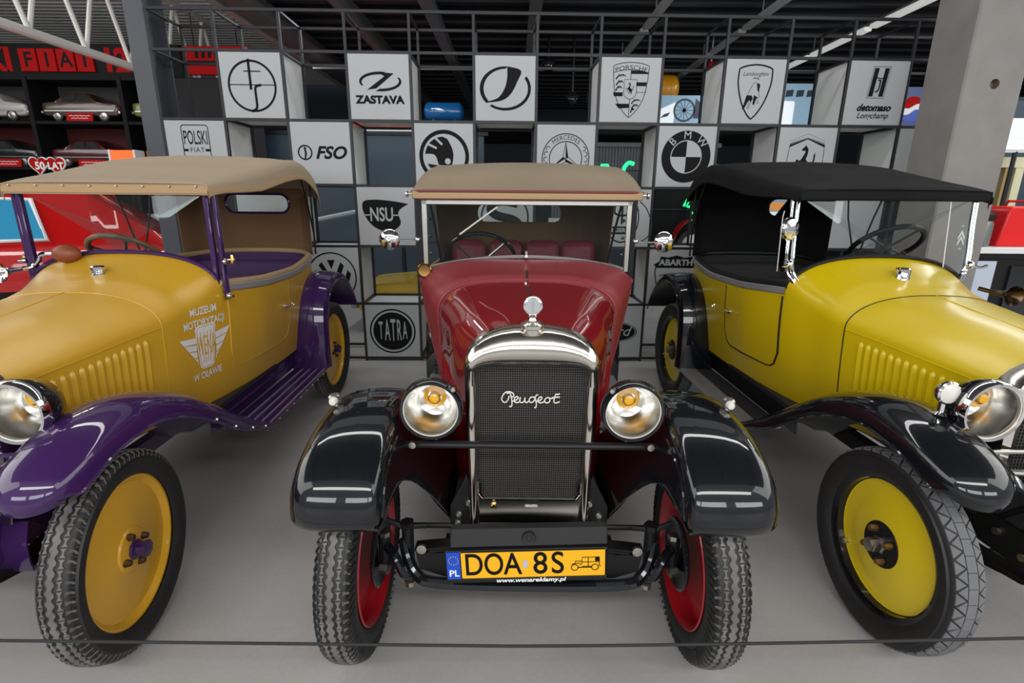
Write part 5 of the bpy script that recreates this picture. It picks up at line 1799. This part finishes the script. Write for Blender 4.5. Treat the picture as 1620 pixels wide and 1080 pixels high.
for k in range(7):
    p.poly([(-.30 + k * .09, .25), (-.25 + k * .09, .25), (-.24 + k * .09, .33), (-.29 + k * .09, .34)])
p.obj('lettering', 'print', t, lambda u, v: (u, -.002, v))
for sx in (-.3, .3):
    MB().tube([(sx, .02, .40), (sx, .02, .82)], .006).obj('hanger', 'shelf', t)

# --- heart sign and orange lamp on stands
t = thing('heart_sign', 'two overlapping red hearts with white rims and white figures on a stand', 'sign', (-6.70, 7.84, .08))
MB().box(-.22, .22, -.07, .10, -.08, -.05).obj('base', 'shelf', t)
MB().tube([(0, .01, -.05), (0, .01, 1.80)], .015).obj('pole', 'shelf', t)


def heart(cx, cz, s, y):
    out = []
    for i in range(40):
        a = 2 * pi * i / 40
        out.append((cx + s * .0625 * 16 * sin(a) ** 3 * .95, y, cz + s * .0625 * (13 * cos(a) - 5 * cos(2 * a) - 2 * cos(3 * a) - cos(4 * a))))
    return out


for cx in (-.128, .128):
    h_ = MB().prism(heart(cx, 1.89, .150, 0), (0, .02, 0)).obj('heart', 'white', t)
    MB().prism(heart(cx, 1.892, .131, -.004), (0, .004, 0)).obj('heart_face', 'sign_red', h_)
p = Print().text('50', .14, -.105, 1.875, bold=.005).text('LAT', .13, .12, 1.875, bold=.005)
p.obj('lettering', 'white', t, lambda u, v: (u, -.0052, v))
t = thing('orange_lamp_box', 'orange box lamp with pale ends standing above the beige soft top', 'lamp', (-5.22, 7.40, 1.30))
M['orange_glow'] = mat('orange_lamp_glow', (1.0, .10, .01), .4, emis=.9)
MB().box(-.15, .15, -.09, .09, .64, .84).obj('lamp_body', 'orange_glow', t, bevel=.015)
for sx in (-1, 1):
    MB().box(min(sx * .152, sx * .18), max(sx * .152, sx * .18), -.10, .10, .63, .845).obj('end_cap', 'white', t, bevel=.008)
MB().tube([(0, 0, .03), (0, 0, .64)], .02).obj('pole', 'shelf', t)
MB().lathe([(.1, .01), (.1, .04), (0, .045)], n=20).obj('base', 'shelf', t)

# --- red compact car on a low plinth and the white rally car behind it
STR = [(-1.86, .50, .80, .82, .66, 1), (-1.80, .34, .86, .90, .74, 1), (-1.68, .27, .90, .94, .78, 1), (-1.42, .24, .92, .97, .80, .98), (-1.34, .24, .93, 1.01, .80, .96),
       (-.86, .23, .94, 1.36, .81, .76), (-.74, .23, .94, 1.40, .81, .74), (.20, .23, .93, 1.41, .81, .73), (.40, .23, .93, 1.38, .81, .74)] + ST0[9:]
M['car_red'] = mat('glossy_red', (.42, .003, .003), .3, coat=1)
M['car_white'] = mat('rally_white', (.60, .60, .60), .35, coat=.8)
t = thing('car_plinth', 'low dark plinth under the red compact car', 'plinth', (-5.25, 5.35, 0), radians(30))
MB().box(-2.3, 1.95, -.86, .86, 0, .09).obj('plinth_body', 'shelf', t, bevel=.01)
saloon('compact_car', 'bright red compact car with blue-painted windows behind the mustard tourer', (-5.25, 5.35, .09), pi + radians(30), 1.09, 'car_red', stations=STR, window='window_blue', frame='white', trim='shelf')
t2 = saloon('rally_car', 'white rally car with red bands and a raised red door under the beige soft top', (-5.35, 7.40, .60), pi, .50, 'car_white', trim='car_red')
for sg in (1, -1):
    MB().prism([(-.75, sg * .416, .37), (-.30, sg * .416, .37), (-.25, sg * .416, .47), (-.70, sg * .416, .465)], (0, -sg * .03, 0)).obj('door_patch', 'sign_red', t2)
MB().sheet([[(.56 + .09 * i, -.28 + .14 * j, .478 - .011 * i) for j in range(5)] for i in range(5)], (0, 0, .02)).obj('bonnet_patch', 'sign_red', t2)
MB().sheet([[(x * .55 - .02 - .16 * (z / .8) ** 2, .41 + .02 * sin(pi * (x + .13) / .26), z + .35) for x in (-.13, -.06, 0, .06, .13)] for z in [i * .08 for i in range(11)]], (0, .02, 0)).obj('raised_door', 'car_red', t2)
t = thing('rally_plinth', 'red raised plinth carrying the white rally car', 'plinth', (-5.35, 7.40, 0))
MB().box(-1.1, 1.08, -.36, .36, 0, .60).obj('plinth_body', 'sign_red', t, bevel=.01)
t = thing('darkness_screen', 'added black screen standing in for darkness behind the steel column', 'screen', (-4.23, 7.84, 0))  # added sheet standing in for plain darkness, hides the shelf end
MB().box(-.74, .7, 0, .02, .03, 3.12).obj('screen_panel', 'dark', t)
MB().box(-.76, .72, -.015, .035, 0, .03).obj('foot', 'shelf', t)

# --- white roof truss of the bright hall
t = thing('roof_truss', 'white tubular roof truss running back under the bright roof', 'truss', (-5.05, 6.3, 0))
M['truss_white'] = mat('truss_white', (.78, .78, .74), .5)
MB().tube([(0, -2.6, 3.18), (0, 3.4, 3.20)], .05, n=10).obj('bottom_chord', 'truss_white', t)
MB().tube([(0, -2.6, 4.28), (0, 3.4, 4.30)], .05, n=10).obj('top_chord', 'truss_white', t)
for i in range(8):
    y = -2.5 + i * .75
    MB().tube([(0, y, 3.20), (0, y + .375, 4.27)], .026, n=8).obj('web_tube', 'truss_white', t)
    MB().tube([(0, y + .375, 4.27), (0, y + .75, 3.20)], .026, n=8).obj('web_tube', 'truss_white', t)
for y in (-1.0, 1.4):
    MB().tube([(0, y, 4.30), (0, y, 4.45)], .03).obj('hanger', 'truss_white', t)

# --- overhead runs in the dark hall
lamp_m = mat('lit_strip', (.9, .9, .86), .4, emis=.35)
M['duct'] = mat('duct_grey', (.16, .165, .175), .45)
M['duct_pale'] = mat('duct_pale', (.42, .43, .43), .45)
for x, w, m_, lab in ((-3.38, .05, 'duct_pale', 'pale pipe under the ceiling nearest the steel column'), (-3.12, .13, 'duct', 'wide grey duct running back beside the pale pipe'),
                      (-2.02, .05, 'duct', 'grey ceiling beam second left of the red car roof'), (-1.0, .07, 'duct', 'grey ceiling beam above the winged arrow box'),
                      (.24, .07, 'duct', 'grey ceiling beam straight above the red car')):
    t = thing('ceiling_run', lab, 'beam', (x, 9, 3.70), 0, 'pipes and beams under the dark ceiling')
    MB().box(-w, w, -3.2, 5.5, -.05, .05).obj('run', m_, t)
    MB().box(-w * .25, w * .25, -3.2, 5.5, .05, .21).obj('web', m_, t)
for x, lab in ((1.68, 'grey cable tray above the crest box'), (2.95, 'grey cable tray above the shield box')):
    t = thing('cable_tray', lab, 'cable tray', (x, 9, 3.68))
    for k in range(5):
        MB().box(-.05, .05, -2.6 + k * 1.15, -1.55 + k * 1.15, -.02, .02).obj('tray_section', 'duct_pale', t)
    for y in (-2, 0, 2, 4):
        MB().tube([(0, y, .02), (0, y, .22)], .008).obj('hanger', 'duct', t)
t = thing('strip_light', 'lit white strip light run near the concrete column', 'lamp', (4.45, 8.6, 3.66))
for k in range(4):
    MB().box(-.045, .045, -2.6 + k * 1.35, -1.35 + k * 1.35, -.025, .02).obj('tube_lamp', lamp_m, t)
MB().box(-.02, .02, -2.6, 3.0, .02, .06).obj('rail', 'duct', t)
for y in (-2, 0, 2):
    MB().tube([(0, y, .06), (0, y, .24)], .008).obj('hanger', 'duct', t)

# --- mezzanine with tanks and lit posters
t = thing('mezzanine', 'dark mezzanine deck behind the upper rack rows', 'platform', (1.2, 9.7, 0))
MB().box(-4.4, 4.2, -.6, 1.5, 2.62, 2.72).obj('deck', 'tube', t)
MB().box(-4.4, 4.2, -.62, -.56, 3.52, 3.56).obj('guard_rail', 'duct', t)
for x in (-4.2, -2.1, 0, 2.1, 4.1):
    MB().box(x - .05, x + .05, -.55, -.45, 0, 2.62).obj('leg', 'tube', t)


def capsule(name, label, loc, L, r, m):
    t = thing(name, label, 'tank', loc)
    prof = [(0, -L / 2 - r * .55)] + [(r * sin(radians(a)), -L / 2 - r * .55 * cos(radians(a))) for a in (20, 40, 60, 80)] + [(r, -L / 2), (r, L / 2)] + \
        [(r * sin(radians(a)), L / 2 + r * .55 * cos(radians(a))) for a in (80, 60, 40, 20)] + [(0, L / 2 + r * .55)]
    MB().lathe(prof, (0, 0, r + .06), (1, 0, 0), 28).obj('shell', m, t)
    for sx in (-1, 1):
        MB().prism([(sx * L * .35, -r, 0), (sx * L * .35, r, 0), (sx * L * .35, r * .8, r * .6), (sx * L * .35, -r * .8, r * .6)], (.03, 0, 0)).obj('saddle', 'tube', t)
        MB().lathe([(r * 1.01, -.012), (r * 1.012, .012)], (sx * L * .35, 0, r + .06), (1, 0, 0), 28).obj('band', m, t)


capsule('blue_tank', 'blue rounded tank glimpsed between the two top row boxes', (-1.16, 9.3, 2.72), .50, .15, mat('tank_blue', (.01, .10, .28), .3, coat=1))
capsule('yellow_tank', 'amber yellow tank glimpsed right of the crest box', (2.42, 9.3, 3.02), .30, .22, mat('tank_yellow', (.55, .24, .004), .35, coat=.8))
t = thing('tank_stand', 'dark stand holding the amber tank up', 'stand', (2.42, 9.3, 2.72))
MB().box(-.3, .3, -.2, .2, .24, .30).obj('top', 'tube', t)
for sx in (-.26, .26):
    MB().box(sx - .03, sx + .03, -.18, .18, 0, .24).obj('leg', 'tube', t)
M['lit_white'] = mat('backlit_white', (.55, .60, .62), .5, emis=.7)
M['lit_blue'] = mat('backlit_blue', (.20, .32, .42), .5, emis=.3)
t = thing('bicycle_poster', 'backlit white poster with a spoked wheel below the amber tank', 'poster', (2.72, 9.04, 2.73))
MB().box(-.42, .34, 0, .03, .02, .44).obj('poster_panel', 'lit_blue', t)
p = Print().poly([(-.40, .03), (-.14, .03), (-.13, .34), (-.40, .22)])
p.obj('bright_patch', 'lit_white', t, lambda u, v: (u, -.001, v))
p = Print().ring(.02, .22, .175, .145).poly([(.17, .1), (.27, .1), (.26, .34), (.19, .40)]).disc(.02, .22, .03).poly([(-.36, .10), (-.24, .13), (-.20, .19), (-.30, .16)])
for a in range(0, 180, 30):
    p.stroke([(.02 + .15 * cos(radians(a)), .22 + .15 * sin(radians(a))), (.02 - .15 * cos(radians(a)), .22 - .15 * sin(radians(a)))], .008)
p.obj('wheel_print', mat('poster_navy', (.02, .035, .06), .5), t, lambda u, v: (u, -.003, v))
t = thing('lit_display', 'blue and white lit display left of the striped badge box', 'display', (4.52, 9.16, 2.72))
MB().box(-.42, .42, 0, .04, 0, .66).obj('display_panel', 'lit_blue', t)
Print().poly(rrect(-.34, .04, .02, .40, .03)).obj('white_page', 'lit_white', t, lambda u, v: (u, -.001, v))
p = Print()
for k in range(4):
    p.poly([(-.30 + k * .17, .46), (-.18 + k * .17, .47), (-.17 + k * .17, .57), (-.29 + k * .17, .56)])
p.obj('dark_print', 'blue_dark', t, lambda u, v: (u, -.001, v))
t = thing('round_sign', 'blue panel with a red, white and blue swirl disc beside concrete column', 'sign', (5.66, 8.0, 2.5))
MB().box(-.20, .20, 0, .04, 0, .62).obj('sign_panel', mat('sign_blue', (.03, .06, .20), .4), t)
MB().tube([(0, .02, -2.5), (0, .02, 0)], .03).obj('post', 'tube', t)
Print().disc(0, .33, .17).obj('white_disc', 'white', t, lambda u, v: (u, -.001, v))
Print().poly(arc(0, .33, .17, 15, 175, 20) + smooth([(-.165, .36), (-.05, .34), (.06, .40), (.16, .39)], 12)).obj('red_wave', 'sign_red', t, lambda u, v: (u, -.002, v))
Print().poly(arc(0, .33, .17, 200, 345, 20) + smooth([(.165, .29), (.06, .33), (-.05, .26), (-.16, .27)], 12)).obj('blue_wave', mat('wave_blue', (.02, .07, .4), .4), t, lambda u, v: (u, -.002, v))
for x, z, lab in ((.92, 2.98, 'glossy black dome camera behind the gap right of the leaf slash box'), (.53, 3.46, 'small black spotlight above the dome camera')):
    t = thing('dome_camera' if x > .9 else 'spotlight', lab, 'camera' if x > .9 else 'lamp', (x, 8.9, z))
    MB().ball((0, 0, .09), .10, 16, (1, 1, .9)).obj('dome', 'black_paint', t)
    MB().lathe([(.10, .10), (.11, .12), (.09, .16), (.02, .20), (.02, 3.98 - z)]).obj('mount', 'tube', t)
    MB().ball((.03, -.085, .08), .022, 8).obj('glint_ball', 'chrome', t)  # chrome ball standing in for the highlight on each black dome
t = thing('red_beacon', 'small red lamp under the cable tray right of the crest box', 'lamp', (3.05, 8.9, 3.52))
MB().ball((0, 0, .05), .06, 12).obj('lens', 'car_red', t)
MB().tube([(0, 0, .10), (0, 0, .46)], .012).obj('stem', 'duct_pale', t)

# --- ground level behind the rack
t = thing('blue_partition', 'dark blue-grey partition behind the left rack cells', 'partition', (-2.2, 8.2, 0))
M['partition'] = mat('partition_blue', (.030, .055, .080), .5)
for k in range(4):
    MB().box(-2.0 + k * .95, -1.09 + k * .95, 0, .06, .02, 2.45).obj('panel', 'partition', t, bevel=.008)
MB().box(-2.02, 1.82, -.02, .08, 2.45, 2.50).obj('cap_rail', 'tube', t)
t = thing('pale_handrail', 'pale blue sloping handrail behind the left rack cells', 'handrail', (-1.9, 7.4, 0))
MB().tube([(-1.0, 0, 1.22), (.35, .3, 1.50)], .035).obj('rail', mat('rail_pale', (.28, .36, .42), .5), t)
for x, y, z in ((-.95, .01, 1.22), (.30, .29, 1.48)):
    MB().tube([(x, y, 0), (x, y, z)], .03).obj('post', 'tube', t)
t = thing('red_show_car', 'orange-red car hood glimpsed above the slanted letter box', 'car', (-2.05, 8.66, 2.42))
MB().box(-.66, .66, -.30, .30, -2.42, 0).obj('stand', 'shelf', t)
MB().grid([[(x, -.35 + .078 * q, .03 + (.30 - .22 * (x / .75) ** 2) * sin(pi * q / 9) ** .5) for q in range(10)] for x in [-.7 + .14 * i for i in range(11)]]).obj('bonnet', mat('orange_red', (.70, .035, .012), .3, coat=1), t)
MB().box(-.70, .70, -.36, .36, .0, .12).obj('sill', 'car_white', t)
saloon('yellow_car', 'yellow car low down behind the rack left of the red car', (-.62, 6.7, 0), pi, .62, mat('car_yellow', (.55, .36, .01), .35, coat=.8))
t = thing('roller_shutter', 'grey ribbed roller shutter behind the right rack cells', 'shutter', (2.2, 9.75, 0))
for k in range(52):
    x = -1.5 + k * .055
    MB().box(x, x + .046, 0, .03, 1.22, 2.45).obj('slat', 'slat_grey', t) if k == 0 and M.setdefault('slat_grey', mat('shutter_grey', (.10, .105, .125), .5)) else dup(bpy.data.objects['slat'], t, (k * .055, 0, 0))
MB().box(-1.55, 1.45, -.06, .06, 2.45, 2.52).obj('head_box', 'duct', t)
MB().box(-1.55, 1.45, -.02, .06, .75, 1.22).obj('white_plinth', 'white', t)
MB().box(-1.55, 1.45, -.02, .06, 0, .75).obj('dark_plinth', 'blue_dark', t)
M['neon'] = mat('green_neon', (.02, 1.0, .30), .4, emis=1.1)
t = thing('green_neon_sign', 'green glowing neon strokes in front of the grey shutter', 'sign', (2.2, 9.0, 0))
MB().tube(cr([(-.22, 0, 2.12), (-.31, 0, 2.14), (-.38, 0, 2.05), (-.36, 0, 1.95), (-.26, 0, 1.90)], 16), .032, n=8).obj('hook_stroke', 'neon', t)
MB().ball((-.35, 0, 1.80), .034, 10).obj('dot', 'neon', t)
MB().tube([(-.62, 0, 2.0), (-.66, 0, 2.10), (-.74, 0, 2.10), (-.78, 0, 2.0)], .03, n=8).obj('arch_stroke', 'neon', t)
MB().tube([(.82, 0, 1.74), (.68, 0, 1.46), (.80, 0, 1.45)], .034, n=8).obj('slash_stroke', 'neon', t)
MB().ball((.80, 0, 1.35), .03, 10).obj('dot', 'neon', t)
MB().tube([(-.9, .06, 2.3), (-.9, .06, 0)], .02).obj('stand_post', 'tube', t)
MB().tube([(1.0, .06, 2.3), (1.0, .06, 0)], .02).obj('stand_post', 'tube', t)
for z in (1.40, 2.02):
    MB().tube([(-.9, .06, z), (1.0, .06, z)], .01).obj('stand_rail', 'tube', t)
t = thing('red_wing_car', 'red rounded car wing over a dark tyre beyond the right mirror', 'car', (2.90, 8.55, 0))
for dy in (0,):
    MB().sheet([[(-.32 * cos(a), y, .85 + .40 * sin(a)) for y in (-.12, -.09, .09, .12)] for a in [pi * i / 16 for i in range(17)]], (0, 0, .012)).obj('wing', 'car_red', t)
MB().lathe([(.18, -.07), (.26, -.08), (.29, 0), (.26, .08), (.18, .07)], (0, 0, .85), (0, 1, 0), 28).obj('tyre', 'rubber', t)
MB().lathe([(.18, .05), (.05, .06), (0, .07)], (0, 0, .85), (0, -1, 0), 20).obj('hub', 'steel', t)
MB().box(-.4, .5, -.2, .25, 0, .56).obj('stand', 'blue_dark', t)

t = thing('green_car_stand', 'black stand lifting a pale green car beside the quartered disc box', 'stand', (3.15, 9.40, 0))
MB().box(-.75, .65, -.28, .28, 0, 1.86).obj('stand_body', 'shelf', t)
saloon('green_show_car', 'small pale green car glimpsed right of the quartered disc box', (3.10, 9.41, 1.86), 0, .30, mat('car_green', (.16, .36, .18), .35, coat=.8))
t = thing('glow_panel', 'added blue, orange and white glowing panel seen through the black soft top', 'poster', (4.15, 8.1, 0))  # added glowing panel, stands in for a bright patch of unknown source
MB().box(-.55, .55, 0, .03, 1.15, 1.80).obj('poster_panel', 'lit_blue', t)
MB().box(-.50, .52, -.006, -.001, 1.42, 1.54).obj('orange_band', mat('panel_orange', (.7, .25, .05), .5, emis=.4), t)
MB().box(-.52, .50, -.006, -.001, 1.24, 1.40).obj('white_band', 'lit_white', t)
for x in (-.5, .5):
    MB().tube([(x, .015, 0), (x, .015, 1.15)], .018).obj('leg', 'tube', t)

# --- counter, red case and posts at the right edge
t = thing('white_counter', 'white-topped counter with dark front behind the lemon yellow car', 'counter', (5.55, 5.9, 0))
MB().box(-.78, 1.2, -.42, .40, 1.05, 1.11).obj('worktop', 'white', t, bevel=.006)
MB().box(-.74, 1.2, -.38, .38, .08, 1.00).obj('carcass', 'black_satin', t)
MB().box(-.78, 1.2, -.40, .40, 1.0, 1.05).obj('edge_rail', 'black_satin', t)
MB().box(-.76, -.45, -.405, -.385, .25, .97).obj('white_door', mat('door_blue_white', (.50, .56, .66), .4), t)
MB().box(-.28, 1.15, -.405, -.385, .25, .92).obj('dark_pane', 'window_dark', t)
t = thing('red_case', 'bright red upright case standing on the white counter', 'case', (5.42, 5.80, 1.11))
MB().prism([(-.24, -.16, 0), (.24, -.16, 0), (.24, -.16, .42), (-.15, -.16, .42), (-.19, -.16, .38)], (0, .32, 0)).obj('case_body', mat('case_red', (.72, .006, .006), .4), t, bevel=.02)
MB().box(.0, .20, -.166, -.160, .30, .34).obj('white_slot', 'white', t)
MB().tube([(-.1, 0, .42), (-.08, 0, .47), (.12, 0, .47), (.14, 0, .42)], .014).obj('handle', 'sign_red', t)
t = thing('grey_tin', 'grey-green round tin with dark cap on the counter edge', 'tin', (5.0, 5.75, 1.11))
MB().lathe([(0, 0), (.13, 0), (.15, .02), (.15, .24), (.13, .27), (0, .27)], n=28).obj('tin_body', mat('tin_grey', (.17, .20, .19), .35, .3), t)
MB().lathe([(.12, .27), (.16, .29), (.16, .33), (.10, .37), (0, .38)], n=28).obj('tin_lid', 'black_satin', t)
t = thing('cream_post', 'cream painted post with top arm behind the counter', 'post', (6.22, 6.75, 0))
M['cream'] = mat('cream_paint', (.55, .52, .33), .5)
MB().box(-.05, .05, -.04, .04, 0, 2.10).obj('post', 'cream', t)
MB().box(-.17, -.10, -.03, .03, 0, 1.98).obj('inner_post', mat('ochre_paint', (.30, .22, .08), .5), t)
MB().box(-.34, .10, -.045, .045, 1.98, 2.10).obj('top_arm', 'cream', t)
t = thing('ribbed_light_box', 'white ribbed light box high beside the concrete column', 'lamp', (5.88, 6.42, .04))
for k in range(5):
    MB().box(-.24, .24, -.02, .02, 2.12 + k * .062, 2.172 + k * .062).obj('rib', 'lit_white', t)
MB().box(-.26, .26, .02, .06, 2.09, 2.46).obj('back_plate', 'white', t)
MB().tube([(0, .04, -.04), (0, .04, 2.1)], .025).obj('pole', 'tube', t)
t = thing('dark_cabinet', 'tall dark blue-grey cabinet behind the cream post', 'cabinet', (7.25, 7.4, 0))
MB().box(-1.0, 1.2, 0, .6, 0, 2.9).obj('carcass', 'blue_dark', t, bevel=.01)
for k in range(2):
    MB().box(-.97 + k * 1.09, .08 + k * 1.09, -.025, 0, .1, 2.85).obj('door', 'partition', t, bevel=.006)
